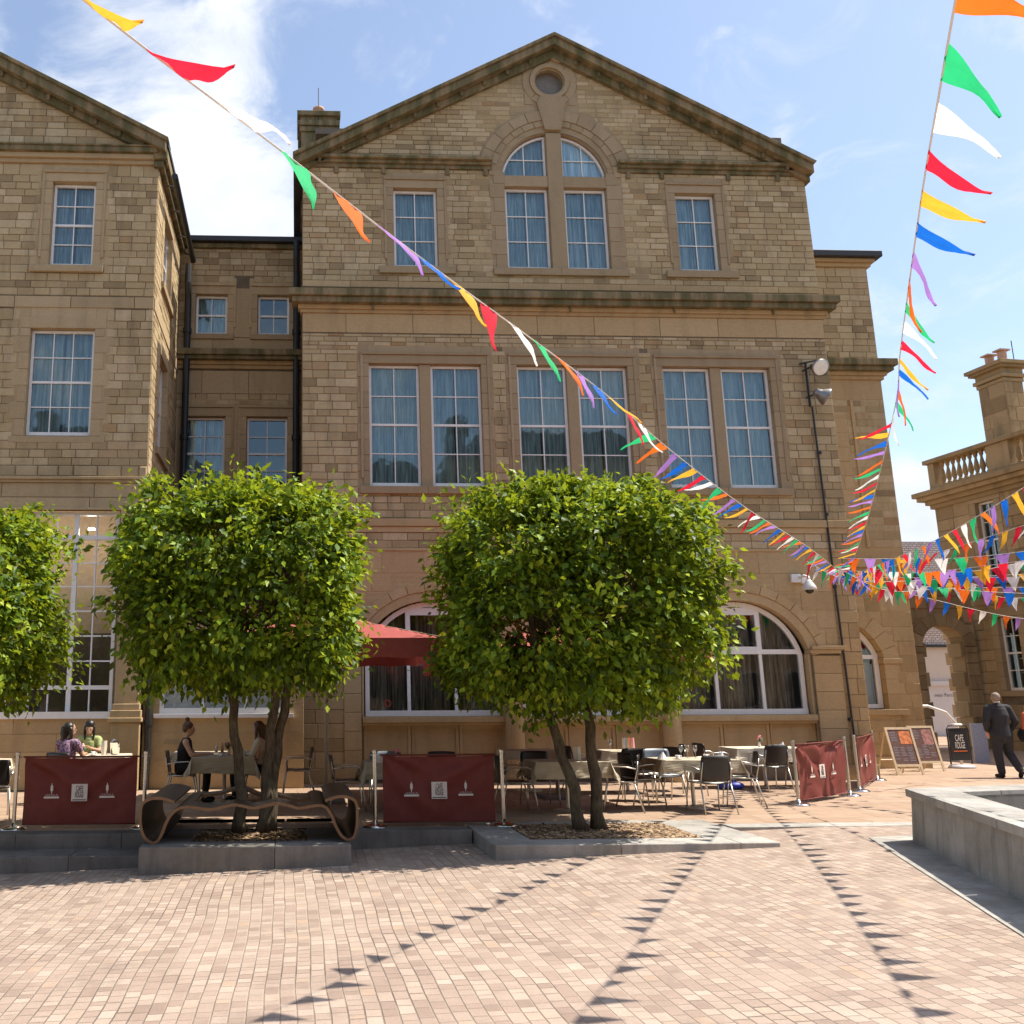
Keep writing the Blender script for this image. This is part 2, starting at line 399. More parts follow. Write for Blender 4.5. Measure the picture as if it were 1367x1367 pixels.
def mulchmat():
    m, T, out = newmat('bark_chips')
    geo = T.n('ShaderNodeNewGeometry')
    c = T.ramp(geo.outputs['Random Per Island'], [(0,(.10,.055,.03)),(.5,(.26,.16,.085)),(1,(.48,.34,.20))])
    principled(T, out, c, .85); return m
M['mulch'] = mulchmat()
def woodmat():
    m, T, out = newmat('stained_bent_wood')
    pos = T.n('ShaderNodeTexCoord').outputs['Object']
    mp = T.n('ShaderNodeMapping'); mp.inputs['Scale'].default_value = (3,.4,3); T.l(pos, mp.inputs['Vector'])
    a = T.noise(mp.outputs[0], 9, 5, .6, dist=.6)
    c = T.ramp(a, [(.3,(.012,.010,.009)),(.6,(.028,.022,.018)),(.8,(.06,.044,.032))])
    principled(T, out, c, .36, 0, a, .15, .004, .5); return m
M['bench'] = woodmat()
M['bench_edge'] = simple('pale_plywood_edge', (.17,.09,.042), .5, var=.2, scale=20)
def brickmat(name, c1, c2, mo, sc=6, rw=.5):
    m, T, out = newmat(name)
    pos = T.n('ShaderNodeTexCoord').outputs['Object']
    mp = T.n('ShaderNodeMapping'); mp.inputs['Rotation'].default_value = (R(90),0,0); T.l(pos, mp.inputs['Vector'])
    b = T.n('ShaderNodeTexBrick'); T.l(mp.outputs[0], b.inputs['Vector'])
    b.inputs['Scale'].default_value = sc; b.inputs['Color1'].default_value = (*c1,1); b.inputs['Color2'].default_value = (*c2,1); b.inputs['Mortar'].default_value = (*mo,1)
    b.inputs['Mortar Size'].default_value = .04
    principled(T, out, b.outputs['Color'], .9); return m
M['shopbrick'] = brickmat('washed_brick', (.62,.50,.42), (.75,.66,.60), (.28,.24,.22), 3.2)

# ------------------------------------------------------------------ wall frame helper
class Wall:
    """frame on a facade: u along the wall, z up, d outwards."""
    def __init__(s, O, U, N): s.O = Vector(O); s.U = Vector(U); s.N = Vector(N)
    def p(s, u, z, d=0): return tuple(s.O + s.U*u + s.N*d + Vector((0,0,z)))
    def box(s, mb, u0, u1, z0, z1, d0, d1, m=0):
        P = [s.p(u,z,d) for z in (z0,z1) for (u,d) in ((u0,d0),(u1,d0),(u1,d1),(u0,d1))]
        mb.add(P, [(0,3,2,1),(4,5,6,7),(0,1,5,4),(1,2,6,5),(2,3,7,6),(3,0,4,7)], m)
    def poly(s, mb, pts, d0, d1, m=0):
        mb.prism(pts, d0, d1, lambda u, z, d: s.p(u, z, d), m)

def cut(iv, a, b):
    out = []
    for x0, x1 in iv:
        if b <= x0 or a >= x1: out.append((x0, x1)); continue
        if a > x0: out.append((x0, a))
        if b < x1: out.append((b, x1))
    return out
def inter(A, B):
    out = []
    for a0, a1 in A:
        for b0, b1 in B:
            lo, hi = max(a0,b0), min(a1,b1)
            if hi - lo > 1e-4: out.append((lo,hi))
    return out
class Shape:
    """wall outline with openings"""
    def __init__(s, outline, rects=(), arcs=()):
        s.outline = outline; s.rects = list(rects); s.arcs = list(arcs)   # rect u0,u1,z0,z1 ; arc uc,zc,r,zmin,(halfwidth)
    def free(s, z):
        o = s.outline(z)
        if o is None: return []
        iv = [o]
        for a,b,c,d in s.rects:
            if c - 1e-6 < z < d + 1e-6: iv = cut(iv, a, b)
        for uc, zc, r, zm in s.arcs:
            if z >= zm - 1e-6 and abs(z-zc) < r:
                h = math.sqrt(r*r-(z-zc)**2); iv = cut(iv, uc-h, uc+h)
        return iv
    def sheet(s, W, mb, z0, z1, d=0, step=.12, m=0):
        zs = {z0, z1}
        for a,b,c,dd in s.rects: zs |= {c, dd}
        for uc,zc,r,zm in s.arcs: zs |= {zm, zc+r}
        k = z0
        while k < z1: zs.add(round(k,4)); k += step
        zs = sorted(z for z in zs if z0 <= z <= z1)
        for a, b in zip(zs, zs[1:]):
            if b-a < 1e-4: continue
            e = min(1e-3, (b-a)*.2)
            A = s.free(a+e); B = s.free(b-e)
            if len(A) == len(B):
                for (p,q),(r_,t) in zip(A,B):
                    mb.add([W.p(p,a,d),W.p(q,a,d),W.p(t,b,d),W.p(r_,b,d)], [(0,1,2,3)], m)
            else:
                for p,q in inter(A,B): mb.add([W.p(p,a,d),W.p(q,a,d),W.p(q,b,d),W.p(p,b,d)], [(0,1,2,3)], m)
    def courses(s, W, mb, z0, z1, hts, lens, d=0, prot=(.006,.016), gap=.009, ch=.010, m=0, rg=None, avoid=(), slant=False):
        rg = rg or rnd; z = z0
        while z < z1 - .03:
            h = rg.uniform(*hts)
            if z + h > z1 - hts[0]*.6: h = z1 - z
            a, b = z + gap/2, z + h - gap/2
            iv = inter(inter(s.free(a+.004), s.free((a+b)/2)), s.free(b-.004))
            for (p,q) in iv:
                for A0,A1,B0,B1 in avoid:
                    pass
            for A0,A1,B0,B1 in avoid:
                if b > B0 and a < B1: iv = cut(iv, A0, A1)
            FA, FB = (s.free(a+.004), s.free(b-.004)) if slant else ([], [])
            for p, q in iv:
                def ends(F):
                    for f0, f1 in F:
                        if f0-1e-3 <= (p+q)/2 <= f1+1e-3: return f0, f1
                    return p, q
                (a0_,a1_), (b0_,b1_) = ends(FA), ends(FB)
                pa, pb = (a0_, b0_) if abs(p-max(a0_,b0_)) < .01 and abs(a0_-b0_) < .6 else (p, p)
                qa, qb = (a1_, b1_) if abs(q-min(a1_,b1_)) < .01 and abs(a1_-b1_) < .6 else (q, q)
                u = p
                first = True
                while u < q - .02:
                    L = rg.uniform(*lens)
                    if first: L *= rg.uniform(.4,1); first = False
                    if u + L > q - lens[0]*.45: L = q - u
                    pr = rg.uniform(*prot)
                    x0, x1 = u+gap/2, u+L-gap/2
                    if x1-x0 > .025:
                        c = min(ch, (x1-x0)*.3)
                        j = [rg.uniform(-.003,.003) for _ in range(4)]
                        la, lb = (x0-p+pa, x0-p+pb) if u <= p+1e-6 else (x0, x0)
                        ra, rb_ = (x1-q+qa, x1-q+qb) if u+L >= q-1e-6 else (x1, x1)
                        mb.add([W.p(la,a,d),W.p(ra,a,d),W.p(rb_,b,d),W.p(lb,b,d),
                                W.p(la+c,a+c,d+pr+j[0]),W.p(ra-c,a+c,d+pr+j[1]),W.p(rb_-c,b-c,d+pr+j[2]),W.p(lb+c,b-c,d+pr+j[3])],
                               [(4,5,6,7),(0,1,5,4),(1,2,6,5),(2,3,7,6),(3,0,4,7)], m)
                    u += L
            z += h

def arc_ring(W, mb, uc, zc, r0, r1, a0, a1, d0, d1, n, gap=.006, m=0, clip=None):
    """voussoirs: n separate blocks between angles"""
    for i in range(n):
        t0 = a0 + (a1-a0)*i/n + gap/r1; t1 = a0 + (a1-a0)*(i+1)/n - gap/r1
        k = max(4, int(abs(a1-a0)/n/R(7)))
        pts = [(uc+r0*math.cos(t0+(t1-t0)*j/k), zc+r0*math.sin(t0+(t1-t0)*j/k)) for j in range(k+1)]
        pts += [(uc+r1*math.cos(t1-(t1-t0)*j/k), zc+r1*math.sin(t1-(t1-t0)*j/k)) for j in range(k+1)]
        if clip: pts = [(min(max(u, clip[0]), clip[1]), z) for u, z in pts]
        W.poly(mb, pts, d0, d1, m)

def surround(W, mb, u0, u1, z0, z1, jw=.17, head=.2, fill=.17, depth=.2, proj=.022, quoins=True, hmould=True, rg=None, m=0):
    rg = rg or rnd
    e_ = jw+fill
    for fa, fb, fc, fd in ((u0-e_,u0-.01,z0-.05,z1+head+.24),(u1+.01,u1+e_,z0-.05,z1+head+.24),(u0-.01,u1+.01,z1+head*.5,z1+head+.24)):
        W.box(mb, fa, fb, fc, fd, -.08, .0035, m)
    z = z0; k = 0
    while z < z1 - .01:
        h = .36
        if z + h > z1 - .12: h = z1 - z
        w = jw + (.12 if (quoins and k % 2) else 0)
        for sgn in (0, 1):
            a, b = (u0-w, u0) if sgn == 0 else (u1, u1+w)
            W.box(mb, a, b, z+.003, z+h-.003, -depth, proj, m)
        z += h; k += 1
    W.box(mb, u0-jw-.02, u1+jw+.02, z1+.003, z1+head, -depth, proj, m)
    if hmould:
        W.box(mb, u0-jw-.05, u1+jw+.05, z1+head+.003, z1+head+.07, -.05, proj+.035, m)
        for a, b in ((u0-jw-.05, u0-jw+.005), (u1+jw-.005, u1+jw+.05)):
            W.box(mb, a, b, z0+.2, z1+head, -.02, proj+.018, m)

def curtain(W, parent, u0, u1, z0, z1, d, mat, amp=.03, wl=.11, seed=0, drape=False):
    rg = random.Random(seed); mb = MB()
    n = max(12, int((u1-u0)/wl*6)); P = []
    ph = rg.uniform(0,6)
    for j in range(2):
        row = []
        for i in range(n+1):
            u = u0+(u1-u0)*i/n
            dd = amp*math.sin(u/wl*2*math.pi+ph)+amp*.5*math.sin(u/wl*3.7+ph*2)
            if drape and j == 0: u = u0 + (u1-u0)*(i/n)**1.25
            row.append(W.p(u, z0 if j == 0 else z1, d+dd*(1 if j == 0 else .7)))
        P.append(row)
    mb.grid(P)
    return mb.build('curtain', mat, parent, smooth=True, fixn=False)

def sash(W, bld, u0, u1, z0, z1, cols=2, rows=4, d=-.13, fw=.055, bar=.022, mid=True, cur='net', gl=None, seed=0, sill=None, sillm=None, name='window'):
    """white painted sash window: the frame is the part, glass / curtain / sill its sub-parts"""
    f = MB()
    W.box(f, u0, u0+fw, z0, z1, d-.05, d+.02); W.box(f, u1-fw, u1, z0, z1, d-.05, d+.02)
    W.box(f, u0+fw, u1-fw, z1-fw, z1, d-.05, d+.018); W.box(f, u0+fw, u1-fw, z0, z0+fw*1.3, d-.05, d+.03)
    iu0, iu1, iz0, iz1 = u0+fw, u1-fw, z0+fw*1.3, z1-fw
    for c in range(1, cols):
        u = iu0+(iu1-iu0)*c/cols; W.box(f, u-bar/2, u+bar/2, iz0, iz1, d-.02, d+.004)
    for r in range(1, rows):
        z = iz0+(iz1-iz0)*r/rows
        if mid and r*2 == rows: W.box(f, iu0, iu1, z-.025, z+.025, d-.03, d+.014)
        else: W.box(f, iu0, iu1, z-bar/2, z+bar/2, d-.02, d+.0065)
    w = f.build(name, M['white'], bld)
    g = MB(); g.add([W.p(iu0-.01,iz0-.01,d-.028),W.p(iu1+.01,iz0-.01,d-.028),W.p(iu1+.01,iz1+.01,d-.028),W.p(iu0-.01,iz1+.01,d-.028)], [(0,1,2,3)])
    g.build('pane', gl or M['glass'], w, fixn=False)
    if cur == 'net':
        um = (u0+u1)/2
        if (u1-u0) > .7:
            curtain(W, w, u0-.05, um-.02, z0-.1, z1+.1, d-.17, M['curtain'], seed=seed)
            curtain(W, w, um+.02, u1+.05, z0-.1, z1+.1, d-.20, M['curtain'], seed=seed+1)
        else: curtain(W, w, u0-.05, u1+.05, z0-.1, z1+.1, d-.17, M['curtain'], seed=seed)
    if sill:
        sm = MB(); W.box(sm, sill[0], sill[1], sill[2], sill[3], -.2, sill[4]); sm.build('sill', sillm or M['frame_stone'], w, bevel=.006)
    return w

def cornice(W, mb, u0, u1, z0, prof, endl=True, endr=True, m=0):
    """prof: list (z_offset_lo, z_offset_hi, d)  mitre-less stacked mouldings that return at the ends"""
    for a, b, d in prof:
        W.box(mb, u0-(d if endl else 0), u1+(d if endr else 0), z0+a, z0+b, -.15, d, m)

XN = (1,0,0); YN = (0,-1,0)

# =================================================================== MAIN BUILDING
mainb = thing('stone_building', 'large gabled stone building with arched cafe windows behind the two middle trees', 'building', (6.15,19.5,0))
WM = Wall((0,19.5,0), XN, YN)
AX, BX = .12, 12.12
GC = 6.14   # centre line
def outline_main(z):
    if z < 14.0: return (AX, BX - max(0,(z-9))*.012)
    t = (17.25 - z)/3.25
    if t <= 0: return None
    return (GC-6.0*t, GC+5.9*t)
W2 = [(1.6,4.12),(4.93,7.45),(8.25,10.73)]
W3 = [(2.22,3.24),(8.88,9.84)]
ARC = [(2.88,1.53),(6.18,1.53),(9.48,1.50)]
rects = [(a,b,6.2,9.04) for a,b in W2] + [(a,b,11.36,13.36) for a,b in W3] + [(4.80,7.30,11.36,13.6)]
arcs = [(6.05,13.6,1.30,13.55),(6.04,16.24,.34,15.8)]
gfr = [(c-1.5,c+1.5,.28,2.62) for c,_ in ARC]
gfa = [(c,2.26,1.53,2.6) for c,_ in ARC]
SM = Shape(outline_main, rects+gfr, arcs+gfa)
mb = MB(); SM.sheet(WM, mb, 0, 17.2, -.002); mb.build('wall', M['mortar'], mainb, fixn=False)
rg = random.Random(3)
mb = MB()
noru = [(1.0,11.75,0,4.85)]
# upper rough courses with openings already free of surrounds
av3 = [(a-.20,b+.20,11.36,13.62) for a,b in W3] + [(4.5,7.62,11.36,13.9)]
av2 = [(1.35,4.37,6.2,9.42),(4.68,7.70,6.2,9.42),(8.0,10.98,6.2,9.42)]
ringav = []
for k in range(30):
    z = 13.5+k*.07
    h = math.sqrt(max(0,1.86**2-(z-13.62)**2)) if abs(z-13.62)<1.86 else 0
    if h: ringav.append((6.07-h,6.07+h,z,z+.07))
ringav += [(5.40,6.70,15.55,16.75)]
SM.courses(WM, mb, 11.02, 13.85, (.125,.165), (.24,.42), rg=rg, avoid=av3)
SM.courses(WM, mb, 14.12, 16.9, (.10,.135), (.24,.50), rg=rg, avoid=ringav, slant=True)
SM.courses(WM, mb, 5.52, 9.36, (.15,.20), (.26,.46), rg=rg, avoid=av2)
SM.courses(WM, mb, 9.36, 9.74, (.09,.12), (.22,.45), rg=rg, avoid=[(1.35,11.0,9.3,9.45)])
SM.courses(WM, mb, 4.86, 5.20, (.15,.18), (.3,.6), rg=rg)
mb.build('coursed_stone', M['stone'], mainb, fixn=False)
mb = MB()
SM.courses(WM, mb, .3, 4.84, (.26,.34), (.35,.65), rg=rg, avoid=[(1.02,11.62,0,4.9)], prot=(.004,.012))
mb.build('quoin_stone', M['stone_gf'], mainb, fixn=False)
# ashlar: spandrels, frieze, bands
mb = MB()
spand = []
for k in range(34):
    z = 2.5+k*.05
    for c,_ in ARC:
        if abs(z+.025-2.14) < 1.98:
            h = math.sqrt(1.98**2-(z+.025-2.14)**2); spand.append((c-h,c+h,z,z+.05))
SM.courses(WM, mb, 2.75, 4.84, (.36,.40), (.8,1.35), rg=rg, avoid=spand+[(-1,1.02,0,9),(11.62,14,0,9)], prot=(.012,.014), gap=.006, ch=.004)
SM.courses(WM, mb, 9.76, 10.22, (.44,.46), (1.1,1.6), rg=rg, prot=(.012,.014), gap=.007, ch=.004)
SM.courses(WM, mb, 10.86, 11.02, (.15,.16), (1.0,1.5), rg=rg, prot=(.012,.014), gap=.007, ch=.004)
mb.build('ashlar_band', M['ashlar_gf'], mainb, fixn=False)
# fine fill triangles beside arch rings
mb = MB(); SM2 = Shape(lambda z: (1.02,11.62), gfr, gfa)
SM2.sheet(WM, mb, 2.6, 4.84, .006, step=.05)
SM2b = Shape(lambda z: (4.3,7.85), [(4.80,7.30,11,13.6)], arcs)
SM2b.sheet(WM, mb, 13.9, 16.6, .003, step=.05) if False else None
mb.build('ashlar_backing', M['ashlar_gf'], mainb, fixn=False)
mb = MB(); Shape(lambda z: (4.05,8.15), rects, arcs).sheet(WM, mb, 11.05, 16.4, .0035, step=.06); Shape(lambda z: (5.3,6.8), [], arcs).sheet(WM, mb, 16.4, 16.9, .0035, step=.06)
mb.build('arch_backing', M['frame_stone'], mainb, fixn=False)
# plinth & bands
mb = MB()
for a,b in ((AX-.05,1.35),(11.05,BX+.05)): WM.box(mb, a, b, 0, .3, -.1, .06)
WM.box(mb, AX-.04, BX+.04, 5.205, 5.33, -.1, .03); WM.box(mb, AX-.06, BX+.06, 5.333, 5.50, -.1, .07)
WM.box(mb, 1.0, BX+.02, 4.80, 4.86, -.1, .035)
mb.build('string_course', M['ashlar_gf'], mainb, bevel=.01)
mb = MB(); cornice(WM, mb, AX, BX-.03, 10.2, [(.02,.10,.05),(.10,.2,.10)]); mb.build('cornice_bed', M['cornice_low'], mainb, bevel=.008)
mb = MB(); cornice(WM, mb, AX, BX-.03, 10.4, [(0,.13,.24),(.133,.30,.31)])
# sloping weathering on top
WM_top = [(-.15,10.86),(.31,10.702),(-.15,10.702)]
mb.prism([(d,z) for d,z in WM_top], AX-.3, BX+.27, lambda d,z,u: WM.p(u,z,d))
for u in (1.7,4.4,6.2,8.6,10.9): WM.box(mb, u-.02, u+.02, 10.28, 10.42, .08, .16)
mb.build('main_cornice', M['cornice'], mainb, bevel=.012)
for a,b,el,er in ((AX,4.55,True,False),(7.55,BX-.15,False,True)):
    mb = MB(); cornice(WM, mb, a, b, 13.85, [(0,.09,.06),(.092,.17,.12),(.172,.25,.20)], el, er)
    for u in (.9,2.0,3.5,4.4,7.8,8.6,10.2,11.4):
        if a < u < b: WM.box(mb, u-.05, u+.05, 13.70, 13.86, 0, .06)
    mb.build('eaves_string', M['cornice'], mainb, bevel=.01)
# raking cornices, kneelers
def rake(W, bld, c, zc, ul, zl, ur, zr, th=(.30,.26), prj=(.16,.38), name='raking_cornice'):
    lo = MB(); up = MB()
    for (ue, ze) in ((ul,zl),(ur,zr)):
        # lower mould
        t0 = th[0]; t1 = th[1]
        W.poly(lo, [(c,zc-t1-t0),(ue,ze-t1-t0+.10),(ue,ze-t1),(c,zc-t1)], -.1, prj[0])
        W.poly(up, [(c,zc-t1+.002),(ue,ze-t1+.002),(ue,ze),(c,zc)], -.1, prj[1])
        W.poly(up, [(c,zc+.002),(ue,ze+.002),(ue+(.06 if ue>c else -.06),ze+.07),(c,zc+.09)], -.1, prj[1]+.06)
        n = 11
        for i in range(1, n):
            f = i/n; u = c+(ue-c)*f; z = zc+(ze-zc)*f
            W.poly(lo, [(u-.04,z-t1-t0+.09),(u+.04,z-t1-t0+.09),(u+.04,z-t1-.01),(u-.04,z-t1-.01)], prj[0], prj[0]+.05)
    lo.build(name+'_bed', M['cornice'], bld, bevel=.01); up.build(name, M['cornice'], bld, bevel=.012)
rake(WM, mainb, 6.13, 17.25, -.06, 13.94, 12.14, 13.98, th=(.22,.20), prj=(.12,.32))
# 3F arched window surrounds
for i,(a,b) in enumerate(W3): mb = MB(); surround(WM, mb, a, b, 11.36, 13.36, rg=rg); mb.build('window_surround', M['frame_stone'], mainb, bevel=.008)
for i,(a,b) in enumerate(W2):
    mb = MB(); surround(WM, mb, a, b, 6.2, 9.04, jw=.14, head=.2, rg=rg)
    c = (a+b)/2; WM.box(mb, c-.125, c+.125, 6.22, 9.035, -.2, -.03)
    mb.build('window_surround', M['frame_stone'], mainb, bevel=.008)
mb = MB()
# tripartite arched window
for (a,b) in ((4.58,4.84),(7.26,7.52)):
    z = 11.36
    k = 0
    while z < 13.7:
        h = .36; w = .1 if k%2 else 0
        WM.box(mb, a-(w if a<5 else 0), b+(w if a>5 else 0), z+.003, min(z+h,13.83)-.003, -.2, .022); z += h; k += 1
WM.box(mb, 5.88, 6.24, 11.36, 14.86, -.2, .03)
WM.box(mb, 4.84, 5.878, 13.46, 13.74, -.2, .012); WM.box(mb, 6.242, 7.26, 13.46, 13.74, -.2, .012)
a0, a1 = R(8), R(172)
arc_ring(WM, mb, 6.05, 13.62, 1.26, 1.42, R(2), R(178), -.2, -.02, 1)
arc_ring(WM, mb, 6.05, 13.62, 1.43, 1.58, R(4), R(176), -.1, .03, 15)
arc_ring(WM, mb, 6.05, 13.62, 1.585, 1.84, R(12), R(168), -.1, .05, 11)
# keystone block rising to oculus
WM.poly(mb, [(5.86,14.92),(6.24,14.92),(6.40,15.62),(6.30,15.82),(5.78,15.82),(5.70,15.62)], -.1, .08)
arc_ring(WM, mb, 6.04, 16.24, .37, .48, R(0), R(360), -.25, .06, 1, gap=0)
arc_ring(WM, mb, 6.04, 16.24, .485, .66, R(0), R(360), -.1, .03, 8)
WM.box(mb, 5.40, 5.62, 16.0, 16.30, -.1, .022); WM.box(mb, 6.46, 6.68, 16.0, 16.30, -.1, .022)
WM.box(mb, 5.42, 5.60, 15.62, 15.97, -.1, .018); WM.box(mb, 6.48, 6.66, 15.62, 15.97, -.1, .018)
# apex bracket
WM.poly(mb, [(5.9,16.72),(6.1,16.82),(6.3,16.72),(6.3,16.78),(6.1,16.92),(5.9,16.78)], 0, .1)
mb.build('window_surround', M['frame_stone'], mainb, bevel=.008)
# windows
sd = 10
for a,b in W2:
    c = (a+b)/2
    sash(WM, mainb, a+.005, c-.13, 6.25, 9.03, 2, 4, seed=sd, sill=(a-.22, c-.002, 6.05, 6.21, .09)); sd += 2
    sash(WM, mainb, c+.13, b-.005, 6.25, 9.03, 2, 4, seed=sd, sill=(c+.002, b+.22, 6.05, 6.21, .09)); sd += 2
for a,b in W3: sash(WM, mainb, a+.005, b-.005, 11.40, 13.35, 2, 3, mid=False, seed=sd, sill=(a-.35, b+.38, 11.20, 11.37, .08)); sd += 2
sash(WM, mainb, 4.85, 5.87, 11.40, 13.45, 2, 3, mid=False, seed=sd, sill=(4.50, 6.058, 11.20, 11.37, .08)); sd += 2
sash(WM, mainb, 6.25, 7.25, 11.40, 13.45, 2, 3, mid=False, seed=sd, sill=(6.062, 7.66, 11.20, 11.37, .08)); sd += 2
# quarter-round lights
for sgn, u_in, u_out in ((-1, 5.875, 4.84), (1, 6.245, 7.255)):
    f = MB(); d = -.13; r = 1.255
    ztop = 13.6+math.sqrt(r*r-(u_in-6.05)**2)
    WM.box(f, min(u_in,u_in+sgn*.05), max(u_in,u_in+sgn*.05), 13.745, ztop-.03, d-.05, d+.02)
    WM.box(f, min(u_in,u_out)+.02, max(u_in,u_out)-.02, 13.742, 13.80, d-.05, d+.021)
    aI = math.acos((u_in-6.05)/r); aO = math.asin(.15/r) if sgn > 0 else math.pi-math.asin(.15/r)
    arc_ring(WM, f, 6.05, 13.6, r-.05, r, min(aI,aO), max(aI,aO), d-.05, d+.022, 1, gap=0)
    um = (u_in+u_out)/2; zt = 13.6+math.sqrt((r-.03)**2-(um-6.05)**2)
    WM.box(f, um-.011, um+.011, 13.8, zt, d-.02, d+.004)
    zz = 14.22; ue = 6.05+sgn*math.sqrt((r-.03)**2-(zz-13.6)**2)
    WM.box(f, min(u_in,ue), max(u_in,ue), zz-.011, zz+.011, d-.02, d+.006)
    w = f.build('window', M['white'], mainb)
    g = MB(); pts = [(u_in,13.76)] + [(6.05+(r-.02)*math.cos(aI+(aO-aI)*k/12), 13.6+(r-.02)*math.sin(aI+(aO-aI)*k/12)) for k in range(13)] + [(u_out,13.76)]
    g.add([WM.p(u,z,d-.028) for u,z in pts], [tuple(range(len(pts)))]); g.build('pane', M['glass'], w, fixn=False)
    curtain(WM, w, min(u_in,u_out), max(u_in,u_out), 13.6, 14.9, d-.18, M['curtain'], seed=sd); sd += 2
g = MB(); g.add([WM.p(6.04+.37*math.cos(R(k*15)), 16.24+.37*math.sin(R(k*15)), -.16) for k in range(24)], [tuple(range(24))]); g.build('round_vent', simple('louvre_grey', (.20,.17,.14), .6), mainb, fixn=False)
# GF arches
mb = MB(); dado = MB(); led = MB(); cols = MB()
for c,_ in ARC:
    t = math.acos(1.62/1.78)
    arc_ring(WM, mb, c, 2.14, 1.60, 1.78, R(15), R(165), -.25, .012, 1, gap=0)
    aL = R(36) if c != ARC[2][0] else R(15)
    aR = R(144) if c != ARC[0][0] else R(165)
    arc_ring(WM, mb, c, 2.14, 1.785, 1.98, aL, aR, -.1, .035, 11 if aL!=aR else 9)
    # dado under window
    WM.box(dado, c-1.53, c+1.53, 0, 1.2, -.3, -.14)
    for k in range(3):
        u = c-1.53+.06+k*1.0
        WM.box(dado, u, u+.06, .28, 1.19, -.14, -.115)
        WM.box(dado, u+.92, u+.98, .28, 1.19, -.14, -.115); WM.box(dado, u+.06, u+.92, 1.07, 1.19, -.14, -.115)
        WM.box(dado, u+.06, u+.92, .28, .40, -.14, -.115)
    WM.box(led, c-1.50, c+1.50, 1.205, 1.33, -.3, .06); WM.box(led, c-1.50, c+1.50, 1.15, 1.203, -.3, -.0)
    WM.box(dado, c-1.50, c+1.50, 0, .279, -.2, -.06)
    for ss in (-1,1): WM.box(mb, c+ss*1.53, c+ss*1.46, 1.33, 2.6, -.3, -.02)
mb.build('arch_moulding', M['ashlar_gf'], mainb, bevel=.008)
dado.build('panelled_dado', M['ashlar_gf'], mainb, bevel=.006); led.build('sill_ledge', M['ashlar_gf'], mainb, bevel=.01)
for u in (4.53,7.83):
    cb = MB(); cb.lathe([(.26,0),(.26,.12),(.23,.16),(.21,.22),(.195,.3),(.185,2.4),(.20,2.44),(.20,2.48),(.25,2.56),(.27,2.6),(.27,2.72)], (u,19.42,0), 24)
    cb.box(u-.28,u+.28,19.2,19.7,2.721,2.80); cb.box(u-.17,u+.17,19.55,19.78,0,2.72)
    cb.build('column', M['ashlar_gf'], mainb, smooth=False, bevel=.004)
for a,b in ((1.0,1.36),(11.02,11.62)):
    mb = MB(); z = .28
    while z < 2.55: WM.box(mb, a, b, z+.003, min(z+.38,2.6)-.003, -.2, .03); z += .38
    WM.box(mb, a-.06, b+.06, 2.602, 2.68, -.2, .07); WM.box(mb, a-.03, b+.09, 2.682, 2.76, -.2, .10)
    mb.build('pilaster', M['ashlar_gf'], mainb, bevel=.008)
for i,(c,_) in enumerate(ARC):
    f = MB(); d = -.2; r = 1.46; zc = 2.26; hw = 1.42
    WM.box(f, c-hw, c-hw+.09, 1.34, 2.6, d-.06, d+.03); WM.box(f, c+hw-.09, c+hw, 1.34, 2.6, d-.06, d+.03)
    WM.box(f, c-hw, c+hw, 1.335, 1.45, d-.06, d+.05)
    WM.box(f, c-hw+.09, c+hw-.09, 2.60, 2.70, d-.06, d+.032)
    aa = math.asin(.34/r)
    arc_ring(WM, f, c, zc, r-.10, r, aa, math.pi-aa, d-.06, d+.028, 1, gap=0)
    for u in (c-.5, c+.5):
        zt = zc+math.sqrt((r-.06)**2-(u-c)**2)
        WM.box(f, u-.035, u+.035, 1.45, 2.6, d-.055, d+.02); WM.box(f, u-.05, u+.05, 2.7, zt, d-.055, d+.02)
    WM.box(f, c-.45, c+.45, 3.44, 3.60, d-.055, d+.018); WM.box(f, c-.45, c+.45, 2.7, 2.76, d-.055, d+.018)
    w = f.build('arched_window', M['white'], mainb)
    pts = [(c-hw+.05,1.42),(c+hw-.05,1.42)] + [(c+(r-.05)*math.cos(aa+(math.pi-2*aa)*k/16), zc+(r-.05)*math.sin(aa+(math.pi-2*aa)*k/16)) for k in range(17)]
    g = MB(); g.add([WM.p(u,z,d-.02) for u,z in pts], [tuple(range(len(pts)))]); g.build('pane', M['glass_gf'], w, fixn=False)
    for k in range(3):
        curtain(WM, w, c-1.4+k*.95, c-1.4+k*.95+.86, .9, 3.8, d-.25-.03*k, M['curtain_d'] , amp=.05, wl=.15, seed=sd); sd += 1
    if i == 0:
        s_ = MB(); s_.lathe([(0,0),(.075,0),(.075,.003),(0,.003)], (0,0,0), 20); s2 = MB()
        g = MB(); 
        for k in range(20): pass
        cx, cz = c-.95, 1.60
        g.add([WM.p(cx+.075*math.cos(R(18*k)), cz+.075*math.sin(R(18*k)), d-.012) for k in range(20)] + [WM.p(cx+.055*math.cos(R(18*k)), cz+.055*math.sin(R(18*k)), d-.012) for k in range(20)],
              [(k,(k+1)%20,20+(k+1)%20,20+k) for k in range(20)])
        g.build('window_sticker', M['sticker_red'], w, fixn=False)
